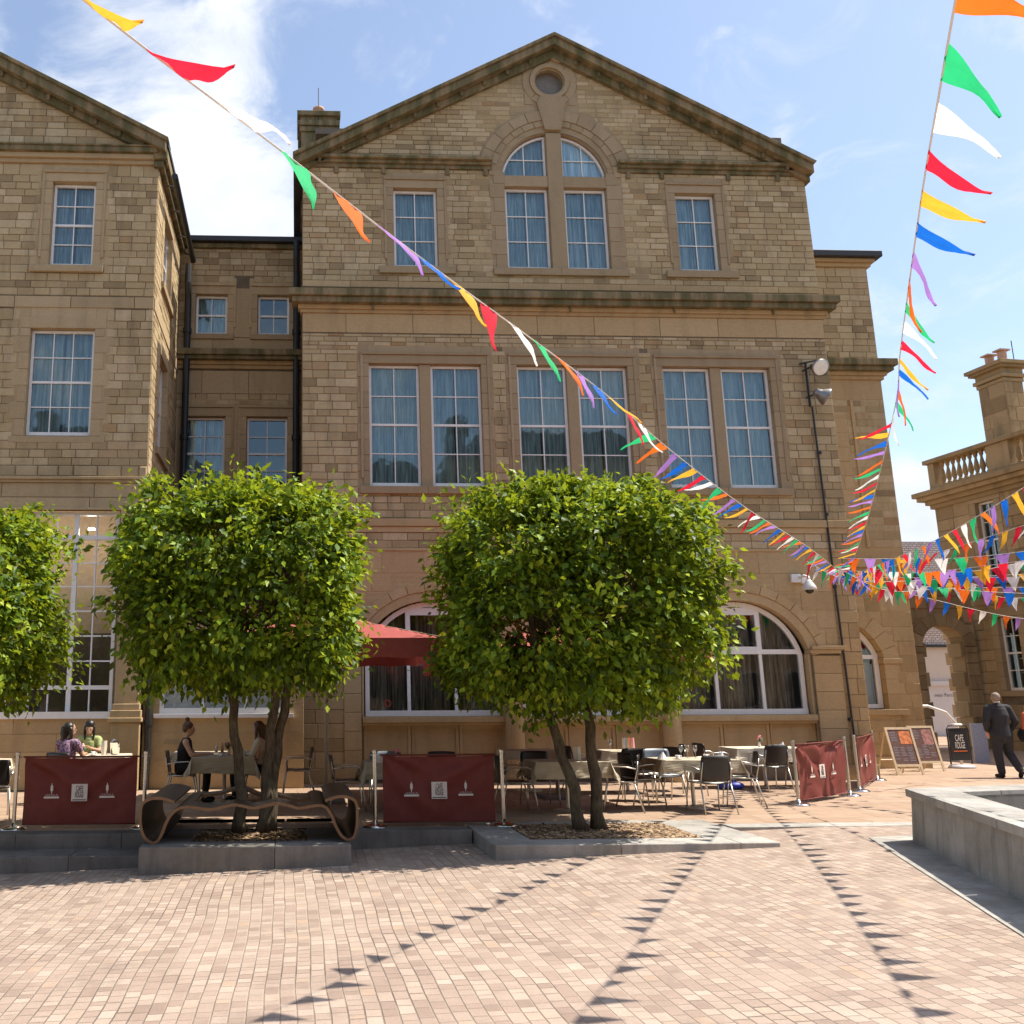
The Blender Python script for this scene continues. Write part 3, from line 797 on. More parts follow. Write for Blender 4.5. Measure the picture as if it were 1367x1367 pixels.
# body: sides, back, roof, floors
mb = MB()
Sd = Wall((AX,19.5,0),(0,1,0),(-1,0,0)); 
mb.box(AX-.0, AX+.3, 19.52, 31, 0, 13.9); mb.box(BX-.35, BX-.05, 19.52, 31, 0, 13.9); mb.box(AX, BX-.05, 31, 31.3, 0, 13.9)
mb.build('side_wall', M['stone_plain'], mainb)
mb = MB()
for z in (4.9, 10.3, 14.9): mb.box(AX+.3, BX-.36, 19.75, 30.9, z, z+.15)
mb.box(AX+.3, BX-.36, 23.2, 23.3, 0, 14.8)
for u in (4.5,7.8): mb.box(u-.05,u+.05,19.8,23.2,0,14.8)
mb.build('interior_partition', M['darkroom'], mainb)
mb = MB()
for ue, ze in ((-.1,13.90),(12.18,13.94)):
    mb.add([(6.13,19.3,17.30),(ue,19.3,ze),(ue,31.5,ze),(6.13,31.5,17.30),(6.13,19.3,17.2),(ue,19.3,ze-.1),(ue,31.5,ze-.1),(6.13,31.5,17.2)],
           [(0,1,2,3),(4,5,6,7),(0,1,5,4),(1,2,6,5),(2,3,7,6)])
mb.build('roof', M['slate'], mainb)
# chimney
def chimney(bld, x0, x1, y0, y1, z0, z1, mat, pots=1, potm=None, cap=.12):
    mb = MB(); rgc = random.Random(5)
    mb.box(x0, x1, y0, y1, z0, z1-.55)
    for k,(dz,dd) in enumerate(((.0,.04),(.15,.08),(.30,.02),(.42,.10))):
        mb.box(x0-dd, x1+dd, y0-dd, y1+dd, z1-.55+dz+.002, z1-.55+dz+(.14 if k<3 else .13))
    ch = mb.build('chimney', mat, bld, bevel=.012)
    for k in range(pots):
        cx = x0+(x1-x0)*(k+.6)/(pots+.2)
        p = MB(); p.lathe([(.13,0),(.12,.08),(.10,.14),(.10,.34),(.15,.36),(.15,.42),(.08,.42)], (cx,(y0+y1)/2,z1), 14); p.build('chimney_pot', M['terracotta'], ch, smooth=True)
chimney(mainb, .08, .98, 21, 21.9, 13.5, 16.33, M['cornice'], 1)
mb = MB(); mb.tube([(.52,20.95,15.3),(.52,20.95,17.0)], .012, 6); mb.build('lightning_rod', M['black'], mainb)

# =================================================================== LEFT BUILDING
leftb = thing('stone_building', 'stone building at the left edge with half a gable and tall gridded window', 'building', (-6.5,18.4,0))
WL = Wall((0,18.4,0), XN, YN)
LX = -3.03; GL = -8.6
def outline_left(z):
    if z < 13.4: return (-14.2, LX)
    t = (16.25-z)/2.95
    if t <= 0: return None
    return (GL-5.5*t, GL+5.5*t)
lw = [(-5.29,-4.36,10.72,12.70),(-5.57,-4.23,6.98,9.32),(-6.62,-3.55,1.42,5.42)]
lw += [(-8.9,-7.6,10.72,12.70),(-9.3,-7.9,6.98,9.32),(-10.6,-7.2,1.42,5.42)]
SL = Shape(outline_left, lw)
mb = MB(); SL.sheet(WL, mb, 0, 16.2, -.002, step=.3); mb.build('wall', M['mortar'], leftb, fixn=False)
mb = MB(); rg = random.Random(11)
av = [(a-.24,b+.24,c,d+.28) for a,b,c,d in lw[:2]+lw[3:5]]
SL.courses(WL, mb, 10.06, 13.12, (.15,.20), (.26,.46), rg=rg, avoid=av)
SL.courses(WL, mb, 13.42, 15.9, (.15,.20), (.28,.48), rg=rg, slant=True)
SL.courses(WL, mb, 6.36, 9.76, (.16,.21), (.26,.48), rg=rg, avoid=av)
mb.build('coursed_stone', M['stone'], leftb, fixn=False)
mb = MB(); SL.courses(WL, mb, 6.12, 6.36, (.22,.24), (.3,.5), rg=rg, prot=(.02,.04), ch=.03); SL.courses(WL, mb, 9.78, 10.04, (.24,.26), (.9,1.4), rg=rg, prot=(.02,.024), ch=.004)
SL.courses(WL, mb, 5.44, 6.0, (.26,.28), (1.2,2), rg=rg, prot=(.01,.012), ch=.004)
mb.build('ashlar_band', M['ashlar'], leftb, fixn=False)
mb = MB(); SL.courses(WL, mb, 0.02, 1.40, (.33,.36), (.9,1.5), rg=rg, prot=(.008,.01), ch=.003, gap=.003); mb.build('ashlar_dado', M['ashlar_gf'], leftb, fixn=False)
mb = MB(); cornice(WL, mb, -14.2, LX, 6.0, [(0,.06,.05),(.061,.12,.09)], False, True); cornice(WL, mb, -14.2, LX, 5.44, [(0,.05,.03)], False, True)
cornice(WL, mb, -14.2, LX, 13.12, [(0,.09,.07),(.091,.20,.14)], False, True)
mb.build('string_course', M['ashlar'], leftb, bevel=.01)
mb = MB(); cornice(WL, mb, -14.2, LX, 13.32, [(.001,.12,.22),(.121,.16,.25)], False, False)
# eaves along side
mb.box(LX-.1, LX+.20, 18.22, 22.3, 13.20, 13.46); mb.box(LX-.1, LX+.12, 18.3, 22.3, 13.05, 13.198)
mb.build('eaves', M['cornice'], leftb, bevel=.015)
rake(WL, leftb, GL, 16.62, -2.85, 13.52, -14.3, 13.52, th=(.24,.22), prj=(.14,.32))
for k,(a,b,c,d) in enumerate((lw[0],lw[3],lw[1],lw[4])):
    mb = MB()
    if k < 2: surround(WL, mb, a, b, c, d, rg=rg)
    else: surround(WL, mb, a, b, c, d, jw=.2, head=.24, rg=rg, hmould=False, proj=.018); WL.box(mb, a-.3, b+.3, c-.14, c-.003, -.1, .02)
    mb.build('window_surround', M['ashlar'], leftb, bevel=.008)
sash(WL, leftb, -5.28, -4.37, 10.76, 12.69, 2, 4, seed=50, sill=(-5.66,-4.12,10.58,10.73,.08), sillm=M['ashlar'])
sash(WL, leftb, -5.56, -4.24, 7.02, 9.31, 3, 4, seed=52)
sash(WL, leftb, -8.9, -7.6, 10.76, 12.69, 2, 4, seed=54); sash(WL, leftb, -9.3, -7.9, 7.02, 9.31, 3, 4, seed=56)
# tall GF window
for (x0,x1) in ((-6.60,-3.57),(-10.6,-7.2)):
    f = MB(); d = -.14
    WL.box(f, x0, x0+.07, 1.42, 5.42, d-.06, d+.03); WL.box(f, x1-.07, x1, 1.42, 5.42, d-.06, d+.03)
    WL.box(f, x0+.07, x1-.07, 5.35, 5.42, d-.06, d+.028); WL.box(f, x0-.05, x1+.03, 1.34, 1.47, d-.06, d+.2)
    for z, t in ((4.90,.045),(1.93,.04)): WL.box(f, x0+.07, x1-.07, z-t, z+t, d-.05, d+.024)
    for z in (2.44,2.93,3.42,3.91,4.38): WL.box(f, x0+.07, x1-.07, z-.014, z+.014, d-.03, d+.004)
    k = 0; u = x1-.07-.385
    while u > x0+.2:
        t = .045 if k % 2 else .013
        WL.box(f, u-t, u+t, 1.47, 5.35, d-.045, d+(.018 if k%2 else .008)); u -= .40; k += 1
    w = f.build('tall_window', M['white'], leftb)
    g = MB(); g.add([WL.p(x0,1.4,d-.032),WL.p(x1,1.4,d-.032),WL.p(x1,5.4,d-.032),WL.p(x0,5.4,d-.032)], [(0,1,2,3)]); g.build('pane', M['glass_gf'], w, fixn=False)
mb = MB()
WL.box(mb, -3.50, LX-.003, 1.62, 5.1, -.1, .05); WL.box(mb, -3.52, LX+.02, 5.1, 5.44, -.1, .075)
WL.box(mb, -3.53, LX+.03, 1.50, 1.62, -.1, .08); WL.box(mb, -3.56, LX+.06, 1.36, 1.498, -.1, .11); WL.box(mb, -3.60, LX+.08, 1.27, 1.358, -.1, .14)
WL.box(mb, -3.54, LX+.04, 0, 1.268, -.1, .09)
mb.build('pilaster', M['ashlar_gf'], leftb, bevel=.015)
# side wall facing right
WS = Wall((LX,18.4,0),(0,1,0),(1,0,0))
sw = [(1.0,2.3,10.8,12.6),(1.0,2.2,7.0,9.2)]
SS = Shape(lambda z: (0,4.2) if z < 13.3 else None, sw)
mb = MB(); SS.sheet(WS, mb, 0, 13.3, -.002, step=.5); mb.build('wall', M['mortar'], leftb, fixn=False)
mb = MB()
SS.courses(WS, mb, .1, 5.4, (.30,.34), (.5,.9), rg=rg); SS.courses(WS, mb, 5.5, 13.0, (.16,.20), (.28,.46), rg=rg, avoid=[(a-.2,b+.2,c,d+.2) for a,b,c,d in sw])
mb.build('coursed_stone', M['stone'], leftb, fixn=False)
for a,b,c,d in sw: mb = MB(); surround(WS, mb, a, b, c, d, hmould=False, rg=rg); mb.build('window_surround', M['ashlar'], leftb, bevel=.008)
mb = MB(); cornice(WS, mb, .0, 4.2, 6.0, [(0,.12,.09)], False, False); WS.box(mb, 0, 4.2, 9.76, 10.04, -.1, .03)
mb.build('side_string_course', M['ashlar'], leftb, bevel=.008)
for a,b,c,d in sw: sash(WS, leftb, a, b, c+.03, d-.01, 2, 4, seed=60, sill=(a-.2,b+.2,c-.15,c+.01,.08))
mb = MB(); mb.box(-14.2,-13.9,18.45,31,0,13.3); mb.box(-14.2,LX,31,31.2,0,13.3); mb.box(LX-.3,LX-.005,22.6,31,0,13.3)
mb.build('side_wall', M['stone_plain'], leftb)
mb = MB()
for z in (5.9,10.1,14.0): mb.box(-13.9,LX-.31,18.65,30.9,z,z+.12)
mb.box(-13.9,LX-.31,20.4,20.5,0,13.9); mb.build('interior_partition', simple('cafe_room_walls', (.62,.50,.38), .9), leftb)
for lx in (-4.3,-5.6):
    mb = MB(); mb.lathe([(0,0),(.07,0),(.07,.03),(0,.03)], (lx,19.3,5.2), 16)
    em = bpy.data.materials.new('ceiling_lamp_glow'); em.use_nodes = True; em.node_tree.nodes['Principled BSDF'].inputs['Emission Color'].default_value = (1,.8,.55,1); em.node_tree.nodes['Principled BSDF'].inputs['Emission Strength'].default_value = 12
    mb.build('ceiling_lamp', em, leftb)
    pl_ = bpy.data.lights.new('ceiling_lamp_light','POINT'); pl_.energy = 13; pl_.color = (1,.82,.6); pl_.shadow_soft_size = .1
    po = bpy.data.objects.new('ceiling_lamp_light', pl_); COL.objects.link(po); po.location = (lx,19.3,5.1)
mb = MB(); mb.box(-13.9,LX-.31,20.2,20.39,0,3.1); mb.build('dark_lower_sheet', M['darkroom'], leftb)  # dark sheet added behind the lower panes so they read dark
mb = MB()
for ue in (-14.5,-2.8): mb.add([(GL,18.2,16.7),(ue,18.2,13.56),(ue,31.3,13.56),(GL,31.3,16.7),(GL,18.2,16.6),(ue,18.2,13.46),(ue,31.3,13.46),(GL,31.3,16.6)], [(0,1,2,3),(4,5,6,7),(0,1,5,4),(1,2,6,5),(2,3,7,6)])
mb.build('roof', M['slate'], leftb)
mb = MB(); mb.tube([(LX+.33,18.55,12.98),(LX+.33,22.3,12.85)], .07, 10); mb.build('gutter', M['black'], leftb)
for y in (19.0,20.1,21.3,22.2):
    mb = MB(); mb.tube([(LX+.33,y,12.95),(LX+.1,y,13.02)], .02, 6); mb.build('gutter_bracket', M['black'], leftb)

# =================================================================== LINK
linkb = thing('stone_building', 'narrow recessed stone building squeezed between the two gabled buildings', 'building', (-1.4,22.3,0))
WK = Wall((0,22.3,0), XN, YN)
k_ = 22.3/20.6
def kk(a,b,c,d): return (a*k_, b*k_, 1.65+(c-1.65)*k_, 1.65+(d-1.65)*k_)
kw = [kk(-2.41,-1.65,10.12,11.15), kk(-.94,-.18,10.12,11.15), kk(-2.59,-1.65,6.35,8.12), kk(-1.16,-.21,6.35,8.12)]
SK = Shape(lambda z: (-3.03,.15), kw)
mb = MB(); SK.sheet(WK, mb, 0, 13.35, -.002, step=.5); mb.build('wall', M['mortar'], linkb, fixn=False)
mb = MB(); rg = random.Random(21)
avk = [(a-.2,b+.2,c-.0,d+.28) for a,b,c,d in kw]
SK.courses(WK, mb, 10.75, 13.2, (.15,.19), (.26,.42), rg=rg, avoid=avk+[(-1.62,-1.12,10,12.3)])
SK.courses(WK, mb, 8.95, 9.25, (.13,.15), (.25,.45), rg=rg, avoid=avk)
SK.courses(WK, mb, 3.0, 6.5, (.2,.3), (.3,.5), rg=rg); mb.build('coursed_stone', M['stone'], linkb, fixn=False)
mb = MB(); SK.courses(WK, mb, 9.25, 9.86, (.5,.62), (.9,1.4), rg=rg, prot=(.01,.012), ch=.004)
SK.courses(WK, mb, 6.5, 8.95, (.36,.4), (.5,.9), rg=rg, prot=(.003,.006), ch=.003, gap=.003, avoid=avk)
SK.courses(WK, mb, 10.35, 10.75, (.36,.4), (1.5,2.2), rg=rg, prot=(.01,.012), ch=.004)
WK.box(mb, -1.60, -1.14, 10.76, 12.1, -.05, .012)
mb.build('ashlar_band', M['ashlar'], linkb, fixn=False)
for a,b,c,d in kw: mb = MB(); surround(WK, mb, a, b, c, d, jw=.16, head=.22, fill=.06, quoins=False, rg=rg); mb.build('window_surround', M['ashlar'], linkb, bevel=.008)
mb = MB(); cornice(WK, mb, -3.03, .12, 9.9, [(0,.10,.05),(.101,.2,.10)], False, False); mb.build('cornice_bed', M['cornice_low'], linkb, bevel=.008)
mb = MB(); cornice(WK, mb, -3.03, .12, 10.1, [(0,.1,.22),(.101,.26,.28)], False, False)
cornice(WK, mb, -3.03, .12, 13.2, [(0,.12,.10)], False, False); mb.build('cornice', M['cornice'], linkb, bevel=.012)
mb = MB(); WK.box(mb, -3.0, .13, 13.33, 13.47, -.1, .22); WK.box(mb, -3.0, .13, 13.40, 13.5, -8, -.1); mb.build('roof_edge', M['lead'], linkb, bevel=.01)
for i,(a,b,c,d) in enumerate(kw):
    sash(WK, linkb, a+.01, b-.01, c+.03, d-.01, 2, 4 if i>1 else 2, seed=70+2*i, cur='net' if i in (0,2) else None, sill=(a-.18,b+.18,c-.12,c+.02,.06))
mb = MB(); mb.box(-3.0,.1,23.6,23.7,0,13.3); mb.box(-3.0,.1,22.4,23.6,9.3,9.4); mb.box(-3.0,.1,22.4,23.6,5.9,6.0); mb.build('interior_partition', M['darkroom'], linkb)
for x, z1 in ((-2.78,12.6),(-.02,13.3)):
    p = MB(); p.tube([(x,22.15,0.0),(x,22.15,z1-.9),(x,22.0,z1-.5),(x,22.0,z1)], .085, 10)
    for z in (2,4,6,8,10.8): p.tube([(x,22.15,z),(x,22.15,z+.12)], .11, 10)
    p.build('downpipe', M['black'], linkb)
# ground-floor extension
ext = thing('stone_extension', 'single storey stone extension with a wide frosted white window behind the bench tree', 'building', (-1.3,18.6,0))
WX = Wall((0,18.6,0), XN, YN)
SX = Shape(lambda z: (-2.98,.16), [(-2.66,-.12,1.42,2.6)])
mb = MB(); SX.sheet(WX, mb, 0, 3.6, -.002, step=.5); mb.build('wall', M['ashlar_gf'], ext, fixn=False)
mb = MB(); SX.courses(WX, mb, 0.02, 3.5, (.5,.56), (.9,1.6), rg=rg, prot=(.004,.006), gap=.003, ch=.003); mb.build('ashlar_blocks', M['ashlar_gf'], ext, fixn=False)
f = MB(); 
WX.box(f,-2.66,-2.58,1.42,2.6,-.15,.01); WX.box(f,-.2,-.12,1.42,2.6,-.15,.01); WX.box(f,-2.58,-.2,2.52,2.6,-.15,.009); WX.box(f,-2.58,-.2,1.42,1.53,-.15,.008); WX.box(f,-2.76,-.04,1.34,1.419,-.15,.09)
for u in (-1.82,-.98): WX.box(f,u-.03,u+.03,1.53,2.52,-.14,.004)
w = f.build('window', M['white'], ext, bevel=.004)
g = MB(); g.add([WX.p(-2.6,1.5,-.08),WX.p(-.15,1.5,-.08),WX.p(-.15,2.55,-.08),WX.p(-2.6,2.55,-.08)], [(0,1,2,3)]); g.build('pane', M['frosted'], w, fixn=False)
mb = MB(); mb.box(-2.98,.16,18.61,22.2,3.55,3.7); mb.box(-.0,.16,18.61,19.5,0,3.55); mb.build('flat_roof', M['lead'], ext)
mb = MB(); WX.box(mb,-2.55,-2.25,.85,.93,0,.012); WX.box(mb,-.75,-.4,.85,.93,0,.012); mb.build('air_vent', M['frame_stone'], ext)
p = MB(); p.tube([(-2.86,18.5,0),(-2.86,18.5,3.7)], .06, 10)
for z in (1.2,2.6): p.tube([(-2.86,18.5,z),(-2.86,18.5,z+.1)], .08, 10)
p.build('downpipe', M['black'], ext)

# =================================================================== RIGHT WING
wing = thing('stone_building', 'set back stone wing beyond the right corner with two tiered cornices', 'building', (14,22.5,0))
WW = Wall((0,22.5,0), XN, YN); RX = 15.35
SWg = Shape(lambda z: (12.0,RX), [(13.2,14.5,1.4,2.7)], [(13.2,2.3,1.36,2.7)])
mb = MB(); SWg.sheet(WW, mb, 0, 13.4, -.002); mb.build('wall', M['mortar'], wing, fixn=False)
mb = MB(); SWg.sheet(WW, mb, 0, 9.9, .0035, step=.1); mb.build('ashlar_backing', M['ashlar_gf'], wing, fixn=False)
mb = MB(); rg = random.Random(31)
avw = []
for k in range(40):
    z = 2.7+k*.05
    if abs(z-2.3) < 1.75: h = math.sqrt(1.75**2-(z-2.3)**2); avw.append((13.2-h,13.2+h,z,z+.05))
SWg.courses(WW, mb, 10.48, 13.05, (.16,.20), (.28,.46), rg=rg); SWg.courses(WW, mb, 5.4, 9.3, (.16,.21), (.28,.5), rg=rg, avoid=[(12,14.3,5.4,8.8)])
mb.build('coursed_stone', M['stone'], wing, fixn=False)
mb = MB(); SWg.courses(WW, mb, .28, 2.7, (.26,.33), (.4,.7), rg=rg, avoid=[(13,14.9,2.5,2.8)]); SWg.courses(WW, mb, 2.7, 4.9, (.33,.38), (.6,1.1), rg=rg, avoid=avw)
mb.build('quoin_stone', M['stone_gf'], wing, fixn=False)
mb = MB(); SWg.courses(WW, mb, 9.32, 9.84, (.5,.52), (1,1.4), rg=rg, prot=(.01,.012), ch=.004); SWg.courses(WW, mb, 5.4, 8.8, (.36,.4), (.5,.9), rg=rg, prot=(.012,.016), avoid=[(14.3,16,5,9)])
WW.box(mb, 12, RX+.05, 4.9, 5.12, -.1, .05); WW.box(mb, 12, RX+.03, 0, .28, -.1, .05)
arc_ring(WW, mb, 13.2, 2.3, 1.36, 1.74, R(8), R(172), -.25, .03, 12)
z = 1.4
while z < 2.5: WW.box(mb, 14.5, 14.82, z+.003, z+.36, -.25, .02); z += .363
WW.box(mb, 14.46, 14.95, 2.5, 2.62, -.25, .06); WW.box(mb, 12.6, 14.95, 1.26, 1.4, -.2, .08)
WW.box(mb, 14.42, 14.50, 5.4, 9.3, -.1, .05)
mb.build('ashlar_band', M['ashlar_gf'], wing, bevel=.008)
mb = MB(); cornice(WW, mb, 12, RX, 9.86, [(0,.10,.06),(.101,.2,.12)], False, True); cornice(WW, mb, 12, RX, 13.05, [(0,.1,.08),(.101,.2,.16)], False, True); mb.build('cornice_bed', M['cornice_low'], wing, bevel=.008)
mb = MB(); cornice(WW, mb, 12, RX, 10.06, [(0,.12,.24),(.121,.3,.32)], False, True)
mb.prism([(-.15,10.50),(.3,10.362),(-.15,10.362)], 12, RX+.3, lambda d,z,u: WW.p(u,z,d)); mb.build('cornice', M['cornice'], wing, bevel=.012)
mb = MB(); WW.box(mb, 12, RX+.30, 13.25, 13.42, -8, .30); mb.build('roof_edge', M['lead'], wing, bevel=.02)
mb = MB(); mb.box(RX-.3,RX-.002,22.52,31,0,13.25); mb.box(12,RX,31,31.2,0,13.25); mb.box(12.1,12.2,22.7,31,0,13.2); mb.build('side_wall', M['stone_plain'], wing)
mb = MB(); mb.box(RX-.05,RX+.28,25.2,26.2,9.2,9.55); mb.box(RX-.05,RX+.2,25.3,26.0,5.0,5.2); mb.build('side_corbel', M['cornice'], wing)
f = MB(); d = -.2
WW.box(f, 14.36, 14.48, 1.42, 2.75, d-.06, d+.03); WW.box(f, 12.2, 14.36, 1.42, 1.52, d-.06, d+.03); WW.box(f, 12.2, 14.36, 2.62, 2.72, d-.06, d+.028)
arc_ring(WW, f, 13.2, 2.3, 1.22, 1.34, R(20), R(160), d-.06, d+.026, 1, gap=0); WW.box(f, 13.68, 13.76, 1.52, 3.4, d-.05, d+.02)
w = f.build('arched_window', M['white'], wing)
g = MB(); g.add([WW.p(12.1,1.5,d-.02),WW.p(14.4,1.5,d-.02),WW.p(14.4,2.7,d-.02),WW.p(13.9,3.35,d-.02),WW.p(13.2,3.6,d-.02),WW.p(12.2,3.2,d-.02)], [(0,1,2,3,4,5)]); g.build('pane', M['glass_gf'], w, fixn=False)
g = MB(); g.add([WW.p(13.4,1.0,d-.3),WW.p(14.45,1.0,d-.3),WW.p(14.45,2.55,d-.3),WW.p(13.4,2.55,d-.3)], [(0,1,2,3)]); g.build('blind', M['whitecloth'], w, fixn=False)
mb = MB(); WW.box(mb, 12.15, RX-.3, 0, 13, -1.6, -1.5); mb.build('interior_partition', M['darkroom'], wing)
mb = MB(); WW.box(mb, 12.9,13.2, .5,.75, 0,.03); mb.build('wall_grille', M['black'], wing)

# =================================================================== ARCH SCREEN
arch = thing('stone_archway', 'dark stone archway wall leading out between the wing and the balustraded building', 'archway', (16.9,24.4,0))
WA = Wall((0,24.4,0), XN, YN)
SA = Shape(lambda z: (15.36,18.36), [(16.85,18.0,0,3.0)], [(17.425,3.0,.60,3.0)])
mb = MB(); SA.sheet(WA, mb, 0, 4.7, -.002, step=.1); mb.build('wall', M['mortar'], arch, fixn=False)
mb = MB(); SA.sheet(WA, mb, 0, 4.7, .0035, step=.1); mb.build('arch_backing', M['stone_rb'], arch, fixn=False)
mb = MB(); rg = random.Random(41)
ava = []
for k in range(20):
    z = 3.0+k*.05
    if abs(z-3) < .9: h = math.sqrt(.81-(z-3)**2); ava.append((17.425-h,17.425+h,z,z+.05))
SA.courses(WA, mb, 0.02, 4.7, (.33,.4), (.5,.9), rg=rg, avoid=ava, prot=(.015,.04), ch=.02)
arc_ring(WA, mb, 17.425, 3.0, .59, .90, R(2), R(178), -.5, .05, 7)
for a,b in ((16.55,16.86),(17.99,18.3)): WA.box(mb, a, b, 2.86, 3.0, -.5, .08)
z = 0; k = 0
while z < 2.8:
    WA.box(mb, 16.80, 16.88+(.07 if k%2 else 0), z+.01, z+.38, -.5, .0); WA.box(mb, 17.97-(.07 if k%2 else 0), 18.05, z+.01, z+.38, -.5, .0); z += .39; k += 1
mb.build('arch_blocks', M['stone_rb'], arch, bevel=.01)
mb = MB(); cornice(WA, mb, 15.36, 18.36, 4.7, [(0,.12,.1),(.121,.3,.2)], False, False); mb.build('coping', M['cornice'], arch, bevel=.01)
mb = MB(); WQ = Wall((0,26.2,0), XN, YN); rgq = random.Random(4)
z = 0; k = 0
while z < 5.0:
    WQ.box(mb, 19.10-(.08 if k%2 else 0), 19.8, z+.01, z+.36, -.4, .0); z += .37; k += 1
WQ.box(mb, 19.81, 20.8, 0, 5.2, -.4, -.02)
mb.build('passage_wall', M['stone_gf'], arch, bevel=.01)
mb = MB(); mb.tube([(19.34,26.1,.9),(19.34,26.1,4.6)], .06, 8); mb.build('downpipe', M['black'], arch)

# =================================================================== RIGHT BUILDING
rb = thing('stone_building', 'dark stone building at the right edge with a roof balustrade and tall chimney', 'building', (18.35,20,0))
WR = Wall((18.35,25.3,0),(0,-1,0),(-1,0,0))      # u runs towards the camera
rw = [(1.36,1.94,4.75,6.86),(1.52,2.12,1.84,3.74),(5.0,5.9,4.55,6.72),(5.4,6.3,1.86,3.78),(8.6,9.5,4.55,6.72),(8.8,9.7,1.86,3.78)]
SR = Shape(lambda z: (0,16), rw)
mb = MB(); SR.sheet(WR, mb, 0, 7.2, -.002, step=.5); mb.build('wall', M['mortar'], rb, fixn=False)
mb = MB(); rg = random.Random(51)
SR.courses(WR, mb, 0.02, 7.0, (.26,.32), (.5,.9), rg=rg, avoid=[(a-.2,b+.2,c-.15,d+.2) for a,b,c,d in rw], prot=(.008,.02)); mb.build('coursed_stone', M['stone_rb'], rb, fixn=False)
for a,b,c,d in rw: mb = MB(); surround(WR, mb, a, b, c, d, quoins=False, hmould=False, rg=rg, jw=.2); WR.box(mb, a-.25, b+.25, c-.15, c-.003, -.2, .05); mb.build('window_surround', M['frame_stone'], rb, bevel=.008)
mb = MB(); WR.box(mb, -.03, 16, 4.1, 4.25, -.1, .05); mb.build('string_course', M['frame_stone'], rb, bevel=.008)
for i,(a,b,c,d) in enumerate(rw): sash(WR, rb, a, b, c, d, 2, 4, seed=90+i, cur=None)
mb = MB(); cornice(WR, mb, 0, 16, 6.98, [(0,.12,.08),(.121,.24,.16),(.241,.36,.3),(.361,.5,.38)], True, False)
WR.box(mb, -.02, 16, 7.48, 7.62, -.4, .06); mb.build('cornice', M['stone_rb'], rb, bevel=.012)
mb = MB()
WR.box(mb, -.12, 16, 8.30, 8.42, -.34, .12)
for a,b in ((-.02,.20),(1.97,2.67),(6.0,6.7)): WR.box(mb, a, b, 7.62, 8.30, -.3, .05)
mb.build('balustrade_rail', M['stone_rb'], rb, bevel=.012)
for (a,b) in ((.24,1.95),(2.70,5.95)):
    n = int((b-a)/.19)
    for i in range(n):
        u = a+(b-a)*(i+.5)/n; x,y,_ = WR.p(u,0,-.12)
        p = MB(); p.lathe([(.065,0),(.065,.06),(.04,.09),(.05,.13),(.075,.22),(.065,.32),(.035,.46),(.032,.52),(.055,.56),(.055,.60),(.065,.62),(.065,.68)], (x,y,7.62), 12)
        p.build('baluster', M['stone_rb'], rb, smooth=False)
mb = MB(); mb.box(18.37,26,25.1,25.3,0,7.4); mb.box(25.8,26,9.4,25.1,0,7.4); mb.box(18.9,26,9.4,25.3,7.3,7.42); mb.box(18.37,26,9.2,9.4,0,7.4); mb.box(19.3,19.4,9.4,25.1,0,7.3); mb.box(18.5,19.3,9.4,25.1,4.05,4.15)
mb.build('side_wall', M['stone_plain'], rb)
def chim2():
    mb = MB(); x0,x1,y0,y1 = 18.7,19.3,22.85,23.65; z1 = 10.62
    rg = random.Random(8)
    for Wc, L in ((Wall((x0,y1,0),(0,-1,0),(-1,0,0)), y1-y0), (Wall((x0,y0,0),(1,0,0),(0,-1,0)), x1-x0)):
        Shape(lambda z: (0,L)).courses(Wc, mb, 7.3, z1-.6, (.36,.42), (.4,.6), rg=rg)
    mb.box(x0,x1,y0,y1,7.3,z1-.6)
    for dz,dd,h in ((0,.03,.1),(.12,.08,.1),(.24,.03,.14),(.38,.14,.08),(.46,.2,.1)): mb.box(x0-dd,x1+dd,y0-dd,y1+dd,z1-.6+dz,z1-.6+dz+h)
    ch = mb.build('chimney', M['stone_rb'], rb, bevel=.01)
    for y in (23.05,23.45):
        p = MB(); p.lathe([(.13,0),(.11,.1),(.11,.36)], (19.0,y,z1-.04), 14); 
        p.box(18.84,19.16,y-.13,y+.13,z1+.33,z1+.37); p.build('chimney_pot', M['terracotta'], ch)
    r = MB(); r.tube([(19.2,22.9,z1),(19.2,22.9,z1+.6)], .012, 5); r.build('aerial', M['black'], ch)
chim2()
# real size and bearing of the far pair (drawn above in a smaller module)
rb.scale = (1.25,)*3; rb.rotation_euler = (0,0,R(7)); rb.location = (23.75,25.02,-.41)
arch.scale = (1.25,)*3; arch.location = (21.12,30.5,-.41)

# =================================================================== SHOP beyond arch
shop = thing('white_shop', 'white shopfront with grey lettering glimpsed through the dark stone archway', 'shop', (23,32,0))
WP = Wall((0,32,0), XN, YN)
mb = MB(); WP.box(mb, 19, 27, -.0, 2.10, -.3, 0); WP.box(mb, 19, 27, 2.10, 2.24, -.3, .12); mb.build('shopfront', M['shopwhite'], shop)
mb = MB(); WP.box(mb, 19, 27, 2.24, 3.42, -.3, -.02); mb.build('fascia_wall', M['shopcream'], shop)
mb = MB(); WP.box(mb, 19, 27, 3.42, 3.5, -.3, .1); mb.build('gutter', M['black'], shop)
mb = MB(); WP.box(mb, 19, 27, 3.5, 7.2, -.3, 0); mb.build('brick_wall', M['shopbrick'], shop)
mb = MB(); mb.box(19,27,32.3,38,6.9,7.2); mb.build('roof', M['slate'], shop)

